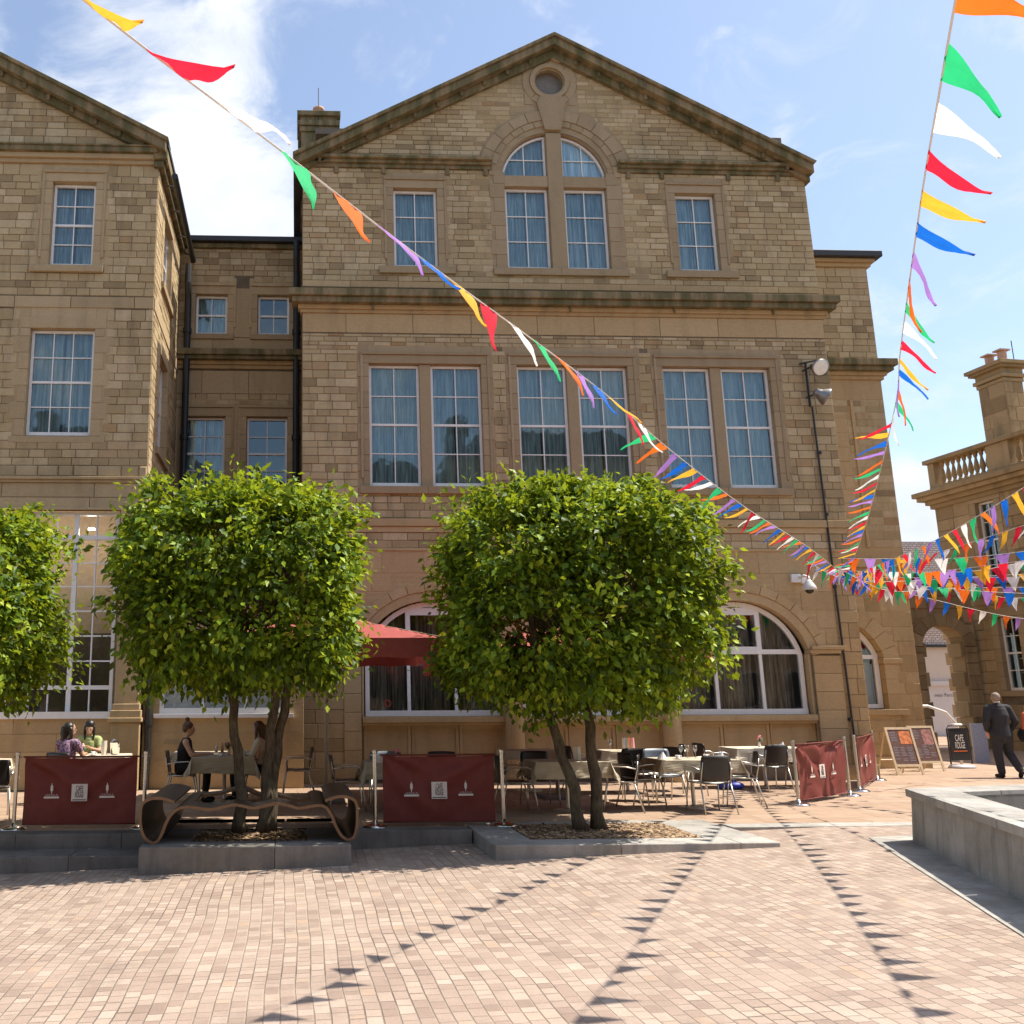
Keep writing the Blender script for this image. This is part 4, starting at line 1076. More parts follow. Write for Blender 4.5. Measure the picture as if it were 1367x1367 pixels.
def text(txt, size, mat, name='lettering', sx=1.0, sy=1.0, thick=.0012, align='CENTER', fillbold=0.0):
    cu = bpy.data.curves.new(name, 'FONT'); cu.body = txt; cu.size = size; cu.align_x = align; cu.align_y = 'CENTER'; cu.extrude = thick; cu.offset = fillbold
    o = bpy.data.objects.new(name, cu); COL.objects.link(o)
    dg = bpy.context.evaluated_depsgraph_get()
    me = bpy.data.meshes.new_from_object(o.evaluated_get(dg))
    bpy.data.objects.remove(o)
    for v in me.vertices: v.co.x *= sx; v.co.y *= sy
    me.materials.clear(); me.materials.append(mat)
    o = bpy.data.objects.new(name, me); COL.objects.link(o); return o
t = text('ness Parcels', .17, M['shoptext'], align='LEFT'); t.parent = shop; t.rotation_euler = (R(90),0,0); t.location = (22.30-23, -.012, 1.76); shop.scale = (1.28,)*3; shop.location = (23*1.28, 32*1.28, -.46)

# =================================================================== OPPOSITE SIDE of the square (seen only mirrored in the windows)
opp = thing('stone_building', 'stone building across the square mirrored in the upper windows', 'building', (3,-14,0))
WO = Wall((0,-14,0), XN, (0,1,0))
mb = MB(); hs = [(-30,-16,13.5),(-16,-4,15.5),(-4,9,14.2),(9,22,16.0),(22,34,12.5)]
for a,b,h in hs: WO.box(mb, a, b-.01, -1, h, -8, 0)
mb.build('wall', M['stone_plain'], opp)
mb = MB()
for a,b,h in hs: mb.prism([(a+.2,h),(b-.2,h),(b-2.5,h+1.5),(a+2.5,h+1.5)], -22, -13.8, lambda p,q,t: (p,t,q)); mb.box(a+.5,a+1.6,-17,-16,h,h+3)
mb.build('roof', M['slate'], opp)
for a,b,h in hs:
    u = a+1.2
    while u < b-2:
        for z in (1.0,4.6,8.0,11.2):
            mb = MB(); WO.box(mb, u, u+1.2, z, z+2.2, -.1, .012); w = mb.build('window', M['white'], opp)
            g = MB(); WO.box(g, u+.08, u+1.12, z+.08, z+2.12, -.1, .016); g.build('pane', M['black'], w)
        u += 2.6

# =================================================================== GROUND
def pz(x): return min(0.0, -.245+.035*x)
mb = MB()
xs = [-45,-20,-6,-3,-1,1,3,5,7]
mb.grid([[(x,y,pz(x)-.004) for x in xs] for y in (-30,0,6,12.6)])
mb.add([(7,-30,-.004),(50,-30,-.004),(50,12.5,-.004),(7,12.5,-.004)], [(0,1,2,3)])
o = mb.build('plaza', M['setts'], fixn=False); tag(o, 'square paved in pale pinkish stone setts', 'paving', kind='structure')
mb = MB(); mb.add([(-45,12.85,0),(6.9,12.85,0),(6.9,60,0),(-45,60,0)], [(0,1,2,3)]); mb.add([(6.9,12.85,0),(60,12.85,0),(60,60,0),(6.9,60,0)], [(0,1,2,3)])
o = mb.build('terrace', M['slabs'], fixn=False); tag(o, 'raised cafe terrace of large warm sandstone slabs', 'paving', kind='structure')
mb = MB(); mb.add([(-400,-400,-3.0),(400,-400,-3.0),(400,400,-3.0),(-400,400,-3.0)], [(0,1,2,3)])
o = mb.build('ground', simple('distant_ground', (.16,.15,.13), .9), fixn=False); tag(o, 'flat ground far beyond the square', 'ground', kind='structure')
# kerbs & steps
def blocks(mb, x0, x1, y0, y1, z0, z1, L=1.2, seed=0):
    rg = random.Random(seed); x = x0
    while x < x1-.01:
        l = rg.uniform(L*.8, L*1.2)
        if x+l > x1-.3: l = x1-x
        mb.box(x+.002, x+l-.002, y0, y1, z0, z1); x += l
mb = MB()
blocks(mb, -12, -1.82, 12.5, 12.85, -.45, .002, seed=1); blocks(mb, .67, 2.30, 12.5, 12.85, -.35, .002, seed=2)
blocks(mb, -12, -1.82, 11.9, 12.495, -.6, -.175, seed=3)
o = mb.build('steps', M['granite_d'], bevel=.008); tag(o, 'dark granite steps down from the terrace to the square', 'steps', kind='structure')
mb = MB(); blocks(mb, 5.75, 14.5, 12.5, 12.85, -.1, .003, seed=4)
o = mb.build('kerb_strip', M['granite'], bevel=.004); tag(o, 'flush light granite strip at the edge of the terrace', 'kerb', kind='structure')

# =================================================================== TREE BEDS
def chips(name, x0,x1,y0,y1,z,n,seed,label):
    rs = np.random.RandomState(seed)
    mb = MB()
    mb.box(x0,x1,y0,y1,z-.1,z-.02)
    for i in range(n):
        cx, cy = rs.uniform(x0+.02,x1-.02), rs.uniform(y0+.02,y1-.02)
        a = rs.uniform(0,math.pi); l = rs.uniform(.015,.04); w = rs.uniform(.008,.018); ti = rs.uniform(-.6,.6)
        dx, dy = math.cos(a), math.sin(a); zz = z-.02+rs.uniform(0,.025)
        P = [(cx-dx*l-dy*w, cy-dy*l+dx*w, zz), (cx+dx*l-dy*w, cy+dy*l+dx*w, zz+ti*l), (cx+dx*l+dy*w, cy+dy*l-dx*w, zz+ti*l+.006), (cx-dx*l+dy*w, cy-dy*l-dx*w, zz+.006)]
        mb.add(P, [(0,1,2,3)])
    o = mb.build(name, M['mulch'], fixn=False); return tag(o, label, 'mulch', kind='stuff')
def bed(label, x0,x1,y0,y1, ix0,ix1,iy0,iy1, ztop, zbot, mat, seed):
    th = thing('tree_bed', label, 'tree bed', ((x0+x1)/2,(y0+y1)/2,zbot))
    mb = MB()
    blocks(mb, x0, x1, y0, iy0, zbot, ztop, 1.5, seed); blocks(mb, x0, x1, iy1, y1, zbot, ztop, 1.5, seed+1)
    mb.box(x0, ix0, iy0+.002, iy1-.002, zbot, ztop-.001); mb.box(ix1, x1, iy0+.002, iy1-.002, zbot, ztop-.001)
    mb.build('granite_rim', mat, th, bevel=.012); return th
bed('dark granite tree bed carrying the curved wooden bench', -1.81,.66,11.34,13.9, -1.25,.15,11.75,13.5, .0, -.42, M['granite_d'], 5)
chips('bark_mulch', -1.25,.15,11.75,13.5, -.02, 5000, 3, 'dark bark chips around the trunks inside the wooden bench')
bed('low granite tree bed in the middle of the terrace edge', 2.32,5.70,11.18,13.3, 2.85,4.98,11.62,13.0, .003, -.35, M['granite'], 9)
chips('bark_mulch', 2.85,4.98,11.62,13.0, .0, 6500, 4, 'sunlit bark chips in the bed of the right hand tree')

# =================================================================== TREES
def tree(label, c, half, zc, trunks, seed, nclump, leafn=58, zmin=None, group='clipped trees along the terrace'):
    th = thing('clipped_tree', label, 'tree', (c[0],c[1],0), 0, group)
    rs = np.random.RandomState(seed)
    for k, path in enumerate(trunks):
        mb = MB(); P = []; rr = []
        n = 14
        for i in range(n+1):
            t = i/n*(len(path)-1); j = min(int(t), len(path)-2); f = t-j
            a, b = Vector(path[j]), Vector(path[j+1]); p = a.lerp(b, f)
            p.x += .018*math.sin(i*1.9+seed+k); p.y += .018*math.cos(i*1.3+k)
            P.append(p); rr.append((.084-.042*i/n)*(1+.06*math.sin(i*2.3+k)) + (.035 if i == 0 else 0))
        mb.tube(P, rr, 12)
        top = P[-1]
        for q in range(7):
            st = P[5+q]; ang = rs.uniform(0,6.28); L = rs.uniform(.6,1.3)
            e = Vector((st.x+math.cos(ang)*L, st.y+math.sin(ang)*L, st.z+rs.uniform(.3,1.0)))
            m1 = st.lerp(e,.5)+Vector((0,0,-.08)); 
            if st.z > zc-half[2]*.95: mb.tube([st, m1, e], [.035,.022,.008], 6)
        mb.build('trunk', M['bark'], th, smooth=True)
    # leaves gathered in sprays over a rounded box
    a, b, h = half
    d = rs.normal(size=(nclump,3)); d[:,2] += .12; d /= np.linalg.norm(d,axis=1)[:,None]
    p_ = 5.2
    r = 1.0/(np.abs(d[:,0]/a)**p_+np.abs(d[:,1]/b)**p_+np.abs(d[:,2]/h)**p_)**(1/p_)
    bump = 1+.045*np.sin(d[:,0]*9+seed)*np.cos(d[:,2]*8+seed*2)+.04*np.sin(d[:,1]*11+d[:,2]*5+seed)+rs.normal(0,.045,nclump)
    bump *= 1-.10*np.clip(-d[:,2]-.25,0,1)*(np.abs(d[:,0])>.4)
    depth = 1-np.abs(rs.normal(0,.12,nclump))
    cl = d*(r*bump*depth)[:,None]
    # flatter underside with ragged hanging edges
    nrm = np.stack([np.sign(d[:,0])*np.abs(cl[:,0]/a)**(p_-1)/a, np.sign(d[:,1])*np.abs(cl[:,1]/b)**(p_-1)/b, np.sign(d[:,2])*np.abs(cl[:,2]/h)**(p_-1)/h],1)
    nrm /= np.linalg.norm(nrm,axis=1)[:,None]
    cnt = (leafn*rs.uniform(.5,1.5,nclump)).astype(int)
    idx = np.repeat(np.arange(nclump), cnt); N = len(idx)
    spr = rs.uniform(.07,.17,nclump)[idx]
    off = rs.normal(size=(N,3))*spr[:,None]; off[:,2] *= .8
    pos = cl[idx]+off
    low = (d[idx,2] < -.2); pos[low,2] += np.minimum(0, rs.normal(-.02,.10,low.sum()))+(.16*np.sin(pos[low,0]*4.1+seed)*np.cos(pos[low,1]*3.3+seed))
    tw = MB()
    for q in range(170):
        e_ = Vector(tuple(cl[rs.randint(nclump)]))+Vector((c[0],c[1],zc)); st = Vector((c[0]+(e_.x-c[0])*.25, c[1]+(e_.y-c[1])*.25, zc-half[2]*.5+(e_.z-zc)*.35))
        m_ = st.lerp(e_,.55)+Vector((rs.normal(0,.08),rs.normal(0,.08),-.1)); tw.tube([st,m_,e_+(e_-m_)*.10], [.014,.009,.003], 5)
    tw.build('twigs', M['bark'], th, fixn=False)
    # leaf axes
    ax = nrm[idx]*.75+rs.normal(size=(N,3))*.55; ax[:,2] -= .42; ax /= np.linalg.norm(ax,axis=1)[:,None]
    up = nrm[idx]*.55+rs.normal(size=(N,3))*.5; up[:,2] += .55
    side = np.cross(ax,up); side /= (np.linalg.norm(side,axis=1)[:,None]+1e-9)
    nn = np.cross(side,ax)
    L = rs.uniform(.075,.142,N)[:,None]; Wd = L*rs.uniform(.25,.34,N)[:,None]
    base = pos+np.array([c[0],c[1],zc])
    mid = base+ax*L*.45-nn*L*.05
    Lf = base+ax*L*.42+side*Wd+nn*L*.04; Rt = base+ax*L*.42-side*Wd+nn*L*.04
    tip = base+ax*L-nn*L*.12
    V = np.stack([base,Lf,mid,Rt,tip],1).reshape(-1,3)-np.array([c[0],c[1],0])
    F = np.array([[0,1,2],[0,2,3],[1,4,2],[2,4,3]]); F = (F[None]+(np.arange(N)*5)[:,None,None]).reshape(-1)
    me = bpy.data.meshes.new('crown'); me.vertices.add(len(V)); me.vertices.foreach_set('co', V.astype(np.float32).ravel())
    me.loops.add(len(F)); me.loops.foreach_set('vertex_index', F.astype(np.int32))
    me.polygons.add(len(F)//3); me.polygons.foreach_set('loop_start', np.arange(0,len(F),3,dtype=np.int32)); me.update(calc_edges=True); me.validate()
    me.materials.append(M['leaf'])
    o = bpy.data.objects.new('crown', me); o.parent = th; COL.objects.link(o)
    return th
tree('clipped green tree growing through the curved wooden bench', (-.76,12.75), (1.48,1.4,1.20), 3.20,
     [[(-.72,12.62,-.05),(-.70,12.6,.55),(-.80,12.6,1.2),(-.86,12.7,1.9),(-.9,12.7,3.4)], [(-.40,12.66,-.05),(-.36,12.7,.9),(-.28,12.7,1.7),(-.2,12.7,3.4)], [(-.34,12.72,-.05),(-.27,12.78,.9),(-.12,12.8,1.75),(.2,12.9,3.3)]], 3, 640)
tree('largest clipped tree standing in the low granite bed', (3.86,12.75), (1.68,1.5,1.34), 3.10,
     [[(3.68,12.35,-.03),(3.62,12.4,.6),(3.42,12.5,1.3),(3.3,12.6,2.0),(3.2,12.7,3.3)], [(3.95,12.45,-.03),(3.95,12.5,.8),(3.93,12.6,1.5),(4.3,12.7,2.2),(4.6,12.7,3.4)]], 8, 830)
tree('clipped tree cut off by the left edge of the view', (-4.98,12.75), (1.55,1.45,1.20), 2.98,
     [[(-4.9,12.6,-.3),(-4.85,12.7,1.0),(-4.8,12.7,3.0)], [(-4.6,12.7,-.3),(-4.5,12.7,1.0),(-4.3,12.7,3.0)]], 15, 580)

# =================================================================== BENCH
def bench():
    th = thing('sculptural_bench', 'dark curved wooden bench rolled at both ends around the tree trunks', 'bench', (-.58,12.5,0))
    prof = [(-1.44,.475),(-1.54,.51),(-1.66,.525),(-1.77,.50),(-1.825,.44),(-1.835,.36),(-1.83,.22),(-1.79,.10),(-1.71,.025),(-1.63,.03),(-1.57,.13),(-1.53,.24),(-1.47,.34),(-1.38,.405),(-1.26,.42),(-1.12,.40),(-1.0,.39),(-.88,.41),(-.74,.44),(-.62,.425),(-.50,.40),(-.38,.42),(-.22,.45),(-.06,.42),(.04,.395),(.16,.41),(.28,.425),(.37,.40),(.44,.30),(.48,.20),(.55,.08),(.63,.03),(.70,.06),(.735,.16),(.745,.30),(.735,.44),(.68,.50),(.57,.525),(.45,.51),(.36,.475)]
    def smooth(P, n=3):
        out = []
        for i in range(len(P)-1):
            p0 = P[max(i-1,0)]; p1 = P[i]; p2 = P[i+1]; p3 = P[min(i+2,len(P)-1)]
            for k in range(n):
                t = k/n
                out.append(tuple(.5*((2*p1[j])+(-p0[j]+p2[j])*t+(2*p0[j]-5*p1[j]+4*p2[j]-p3[j])*t*t+(-p0[j]+3*p1[j]-3*p2[j]+p3[j])*t**3) for j in (0,1)))
        out.append(P[-1]); return out
    S = smooth(prof)
    def ribbon(name, pts, y0, y1, wave=0):
        mb = MB(); th_ = .017; n = len(pts)
        nr = []
        for i in range(n):
            a = pts[max(i-1,0)]; b = pts[min(i+1,n-1)]; dx, dz = b[0]-a[0], b[1]-a[1]; l = math.hypot(dx,dz) or 1
            nr.append((-dz/l*th_, dx/l*th_))
        ys = [y0+(y1-y0)*k/5 for k in range(6)]
        def zz(i, y): return wave*.03*math.sin(pts[i][0]*4+y*5)
        top = [[(pts[i][0]+nr[i][0], y, pts[i][1]+nr[i][1]+zz(i,y)) for i in range(n)] for y in ys]
        bot = [[(pts[i][0]-nr[i][0], y, pts[i][1]-nr[i][1]+zz(i,y)) for i in range(n)] for y in ys]
        mb.grid(top); mb.grid(bot)
        e = MB()
        for y, T_, B_ in ((y0,top[0],bot[0]),(y1,top[-1],bot[-1])):
            mb.grid([T_,B_], 1)
        for k in (0,n-1): mb.grid([[r[k] for r in top],[r[k] for r in bot]], 1)
        return mb.build(name, [M['bench'],M['bench_edge']], th, smooth=False, fixn=False)
    iL = [i for i,p in enumerate(S) if i < 60 and (p[0] <= -1.24)]; iR = [i for i,p in enumerate(S) if p[0] >= .20 and i > 60]
    Lp = S[:max(iL)+1]; Rp = S[min(iR):]
    Mp = S[max(iL):min(iR)+1]
    ribbon('rolled_end', Lp, 11.55, 13.35); ribbon('rolled_end', Rp, 11.55, 13.35)
    ribbon('seat', Mp, 11.55, 12.05, 0)
    Bk = [(x, z+.06*math.sin((x+1.2)*4.2)) for x,z in Mp]; Bk[0] = Mp[0]; Bk[-1] = Mp[-1]
    ribbon('seat', Bk, 12.98, 13.35, 0)
bench()

# =================================================================== PLANTER right
pl = thing('granite_planter', 'raised granite planter wall with thick coping at the right edge', 'planter', (8,10,0))
def plan(inset):
    # outline ccw: near-left corner, far-left corner, far right, near right
    return [(5.25,5.6),(7.28,11.15),(11.5,12.15),(13,5.6)]
A_ = [(5.28,5.6),(7.30,11.12),(11.5,12.12),(13,5.6)]
def offs(P, d):
    n = len(P); out = []
    for i in range(n):
        p0, p1, p2 = Vector(P[i-1]), Vector(P[i]), Vector(P[(i+1)%n])
        e1 = (p1-p0).normalized(); e2 = (p2-p1).normalized()
        n1 = Vector((e1.y,-e1.x)); n2 = Vector((e2.y,-e2.x))
        bis = (n1+n2); bis = bis/ max(.3,(bis.length**2)/2)
        out.append(tuple(p1+bis*d))
    return out
A_ = A_  # clockwise
mb = MB(); rg = random.Random(3)
lowp = offs(A_, -.0); 
def wallstrip(P0, P1, z0, z1, seglen, mb, base_off=0.05):
    a, b = Vector(P0), Vector(P1); L = (b-a).length; e = (b-a)/L; nv = Vector((-e.y, e.x)); s = 0
    while s < L-.01:
        l = rg.uniform(seglen*.8, seglen*1.2)
        if s+l > L-.15: l = L-s
        q0 = a+e*(s+.003); q1 = a+e*(s+l-.003)
        for q in (0,): pass
        o0 = nv*base_off
        vs = [(q0.x+o0.x,q0.y+o0.y,z0),(q1.x+o0.x,q1.y+o0.y,z0),(q1.x,q1.y,z1),(q0.x,q0.y,z1)]
        i_ = -nv*.15
        vs += [(v[0]+i_.x,v[1]+i_.y,v[2]) for v in vs]
        mb.add(vs, [(0,1,2,3),(7,6,5,4),(0,4,5,1),(1,5,6,2),(2,6,7,3),(3,7,4,0)]); s += l
for i in range(4): wallstrip(A_[i], A_[(i+1)%4], -.1, .50, .42, mb)
mb.build('clad_wall', M['granite'], pl, bevel=.004)
mb = MB(); 
ci = [tuple(p) for p in offs(A_, .45)]; co = [tuple(p) for p in offs(A_, -.05)]
# make sure ci is the inner one
cx_, cy_ = 9,9
if (Vector(ci[1])-Vector((cx_,cy_))).length > (Vector(co[1])-Vector((cx_,cy_))).length: ci, co = [tuple(p) for p in offs(A_, -.45)], [tuple(p) for p in offs(A_, .05)]
for i in range(4):
    j = (i+1)%4; n = 6
    for k in range(n):
        def L2(a,b,t): return (a[0]+(b[0]-a[0])*t, a[1]+(b[1]-a[1])*t)
        g_ = .0012
        a,b = L2(co[i],co[j],k/n+g_), L2(co[i],co[j],(k+1)/n-g_); c,d = L2(ci[i],ci[j],(k+1)/n-g_), L2(ci[i],ci[j],k/n+g_)
        mb.add([(*a,.512),(*b,.512),(*c,.512),(*d,.512),(*a,.60),(*b,.60),(*c,.60),(*d,.60)], [(0,3,2,1),(4,5,6,7),(0,1,5,4),(1,2,6,5),(2,3,7,6),(3,0,4,7)])
mb.build('coping', M['granite'], pl, bevel=.008)
mb = MB(); mb.add([(*p,.25) for p in ci], [(0,1,2,3)])
for i in range(4):
    j = (i+1)%4; mb.add([(*ci[i],.25),(*ci[j],.25),(*ci[j],.55),(*ci[i],.55)], [(0,1,2,3)])
mb.build('basin', M['granite_d'], pl, fixn=False)
mb = MB(); ap = [tuple(p) for p in offs(A_, .45)]
if (Vector(ap[1])-Vector((cx_,cy_))).length < (Vector(co[1])-Vector((cx_,cy_))).length: ap = [tuple(p) for p in offs(A_, -.45)]
for i in range(4):
    j = (i+1)%4
    for k in range(12):
        L3 = lambda a,b,t: (a[0]+(b[0]-a[0])*t, a[1]+(b[1]-a[1])*t)
        q = [L3(ap[i],ap[j],k/12), L3(ap[i],ap[j],(k+1)/12), L3(A_[i],A_[j],(k+1)/12), L3(A_[i],A_[j],k/12)]
        mb.add([(x,y,pz(x)+.004) for x,y in q], [(0,1,2,3)])
o = mb.build('kerb_strip', M['granite'], fixn=False); tag(o, 'flat grey granite margin around the foot of the planter', 'paving', kind='structure')

# =================================================================== CAFE FURNITURE
def make_chair(lbl, grey=False):
    t = thing('cafe_chair', lbl, 'chair', (0,0,0), 0, 'cafe chairs on the terrace')
    pm = M['plastic_l'] if grey else M['plastic']
    # chair faces +y
    mb = MB(); P = []
    for j in range(7):
        y = -.22+.44*j/6; P.append([(-.22+.44*i/8, y, .455-.018*math.sin(math.pi*i/8)-(.012 if 1<j<5 else 0)-(.02 if j==6 else 0)) for i in range(9)])
    mb.grid(P); o = mb.build('seat', pm, t, smooth=True, fixn=False); md = o.modifiers.new('thick','SOLIDIFY'); md.thickness = .018
    mb = MB(); P = []
    for j in range(9):
        z = .47+.36*j/8; w = .225+.012*math.sin(math.pi*j/8)-(.015 if j in (0,8) else 0)
        P.append([((-1+2*i/8)*w, -.235-.05*j/8-.035*(1-((-1+2*i/8))**2)+.03, z+(.008*(1-(-1+2*i/8)**2) if j==8 else 0)) for i in range(9)])
    mb.grid(P); o = mb.build('backrest', pm, t, smooth=True, fixn=False); md = o.modifiers.new('thick','SOLIDIFY'); md.thickness = .014
    for sx in (-1,1):
        mb = MB(); mb.tube([(sx*.235,.21,.44),(sx*.25,.25,.2),(sx*.255,.27,0)], .0115, 8); mb.build('leg', M['chairmetal'], t, smooth=True)
        mb = MB(); mb.tube([(sx*.23,-.18,.44),(sx*.24,-.24,.22),(sx*.25,-.31,0)], .0115, 8); mb.build('leg', M['chairmetal'], t, smooth=True)
        mb = MB(); mb.tube([(sx*.235,.20,.44),(sx*.27,.21,.55),(sx*.28,.19,.64),(sx*.28,.12,.668),(sx*.275,-.08,.66),(sx*.25,-.22,.63)], .011, 8, sx=1.5); mb.build('armrest', M['chairmetal'], t, smooth=True)
    mb = MB(); mb.tube([(-.235,.2,.44),(-.23,-.2,.44),(.23,-.2,.44),(.235,.2,.44)], .011, 8, closed=True)
    for sx in (-1,1): mb.tube([(sx*.228,-.19,.44),(sx*.225,-.235,.62),(sx*.21,-.25,.74)], .010, 8)
    mb.build('frame', M['chairmetal'], t, smooth=True)
    return t
def place(t, x, y, rz, lbl):
    t.location = (x,y,0); t.rotation_euler = (0,0,rz); t['label'] = lbl
CH0 = make_chair('x'); CHG = make_chair('y', True)
used = {'a':False,'b':False}
def chair(x, y, face, lbl, grey=False):
    """face: degrees, 0 faces away (+y), 90 faces left"""
    key = 'b' if grey else 'a'; src = CHG if grey else CH0
    o = src if not used[key] else copy_tree(src)
    used[key] = True; place(o, x, y, R(face), lbl); return o
def table(x, y, w, dpt, rz, lbl, cl_lbl, drop=.2, white=False, overlay=True, seed=0):
    t = thing('cafe_table', lbl, 'table', (x,y,0), rz, 'cafe tables on the terrace')
    mb = MB(); mb.box(-w/2,w/2,-dpt/2,dpt/2,.715,.735); mb.v = [(a+x,b+y,c) for a,b,c in mb.v]; mb.build('table_top', M['chairmetal'], t, bevel=.006)
    mb = MB(); mb.lathe([(.035,.03),(.03,.06),(.03,.7),(.05,.714)], (x,y,0), 14); mb.build('pedestal', M['chairmetal'], t, smooth=True)
    mb = MB(); mb.lathe([(.24,0),(.24,.008),(.2,.02),(.06,.035),(0.0,.036)], (x,y,0), 24); mb.build('base', M['chairmetal'], t, smooth=True)
    # cloth
    rs = random.Random(seed); P = []
    hw, hd = w/2+.012, dpt/2+.012
    ph = rs.uniform(0,6); skew = rs.uniform(-.04,.04)
    def samples(h):
        o_ = [h+drop*k/6 for k in range(6,0,-1)]; return [-v for v in o_]+[-h-.004,-h+.004]+[-h+2*h*k/8 for k in range(1,8)]+[h-.004,h+.004]+list(reversed(o_))
    for v in samples(hd):
        row = []
        for u in samples(hw):
            ox = max(0, abs(u)-hw); oy = max(0, abs(v)-hd)
            X = max(-hw,min(hw,u)); Y = max(-hd,min(hd,v))
            dr = max(ox,oy)+.42*min(ox,oy)
            fl = min(1, dr/.2)
            wv = .022*math.sin((u*1.0+v*1.7)*13+ph)*fl
            fx = math.copysign(1,u)*(.012*fl+max(0,wv)+ (.35*oy if oy else 0)*(ox>0)) if ox > 0 else 0
            fy = math.copysign(1,v)*(.012*fl+max(0,wv)+ (.35*ox if ox else 0)*(oy>0)) if oy > 0 else 0
            zz = .743-dr*(1+skew*math.copysign(1,u))+ (.002*math.sin(u*9+v*7+ph) if dr == 0 else 0)
            row.append((X+fx, Y+fy, zz))
        P.append(row)
    mb = MB(); mb.grid(P)
    o = mb.build('tablecloth', M['cream'] if white else M['cloth'], None, smooth=False, fixn=False)
    md = o.modifiers.new('thick','SOLIDIFY'); md.thickness = .003
    o.location = (x,y,0); o.rotation_euler = (0,0,rz)
    tag(o, cl_lbl, 'tablecloth', 'tablecloths on the cafe tables')
    return t
# barrier row positions etc: terrace z=0
table(6.2,14.75,1.2,.8,0, 'cafe table laid with three wine glasses in full sun', 'beige cloth on the sunlit table with the three wine glasses', .19, seed=1)
table(9.0,18.0,1.35,.8,0, 'cafe table by the wall with a pink flower on it', 'cream cloth on the wall table with the pink flower', .24, True, seed=2)
table(6.05,17.25,1.1,.75,0, 'cafe table near the stone column with upright menus on it', 'beige cloth on the table holding the striped menus', .22, seed=3)
table(4.15,14.5,1.1,.75,0, 'cafe table directly behind the leaning tree trunks', 'beige cloth on the shaded table behind the leaning trunks', .24, seed=4)
table(1.75,14.6,1.35,.8,0, 'cafe table behind the middle claret barrier', 'beige cloth hanging behind the middle claret barrier', .24, seed=5)
table(-1.2,16.3,1.0,.8,0, 'cafe table between the woman with a hair bun and the woman behind the trunk', 'dull beige cloth in front of the woman with a hair bun', .26, seed=6)
table(-1.75,17.6,.95,.6,0, 'empty cafe table pushed close to the extension wall', 'grey beige cloth on the empty table by the extension wall', .12, seed=7)
table(-3.45,16.95,1.0,.7,0, 'cafe table of the two women at the left barrier', 'sunlit cream cloth on the table of the two women', .10, True, seed=8)
table(-5.2,15.6,1.0,.8,0, 'cafe table at the left edge of the view beside a steel post', 'sunlit beige cloth at the left edge of the view', .24, True, seed=9)
table(4.35,17.7,1.0,.7,0, 'bare looking cafe table deep in the shade behind the largest tree', 'grey beige cloth on the table deepest in the shade of the second parasol', .16, seed=10)
chair(6.2,14.12,3, 'black chair seen square from behind nearest the square at the wine glass table')
chair(5.42,14.85,-80, 'black chair in profile at the left end of the wine glass table')
chair(7.08,14.95,72, 'black chair at the right end of the wine glass table')
chair(8.75,17.28,5, 'black chair seen from behind in front of the flower table beside the claret barrier')
chair(6.1,15.65,182, 'slate grey chair on the far side of the wine glass table', True)
chair(5.75,15.85,165, 'black chair peeping over the left back corner of the wine glass table')
chair(6.85,16.6,-60, 'black chair standing between the wine glass table and the menu table')
chair(7.95,17.95,-85, 'tilted black chair tight against the left end of the flower table')
chair(9.9,18.2,95, 'black chair at the right end of the flower table behind the barrier post')
chair(4.98,14.45,70, 'black chair turned away just right of the leaning trunks')
chair(3.32,14.4,-88, 'black chair in profile just right of the middle claret barrier')
chair(3.9,15.2,180, 'black chair on the far side of the table behind the leaning trunks')
chair(5.2,17.2,-88, 'black chair at the left end of the table with the striped menus')
chair(6.95,17.5,80, 'black chair at the right end of the table with the striped menus')
chair(.80,14.9,-88, 'black chair in profile between the bench and the middle claret barrier')
chair(1.45,15.4,180, 'pale grey chair back showing above the middle claret barrier', True)
chair(2.35,15.3,170, 'black chair whose top corner shows above the middle claret barrier')
chair(-1.92,16.3,-88, 'black chair carrying the woman with a hair bun')
chair(-.62,16.4,88, 'black chair carrying the woman half hidden by the tree trunk')
chair(.05,17.3,92, 'empty black chair just right of the bench tree trunks')
chair(-3.84,16.2,-22, 'brown chair back with a label on it behind the woman in the patterned blouse')
chair(-3.78,17.75,180, 'chair by the wall carrying the woman in the green top')
chair(-4.45,14.3,20, 'dark chair behind the steel post at the left edge')

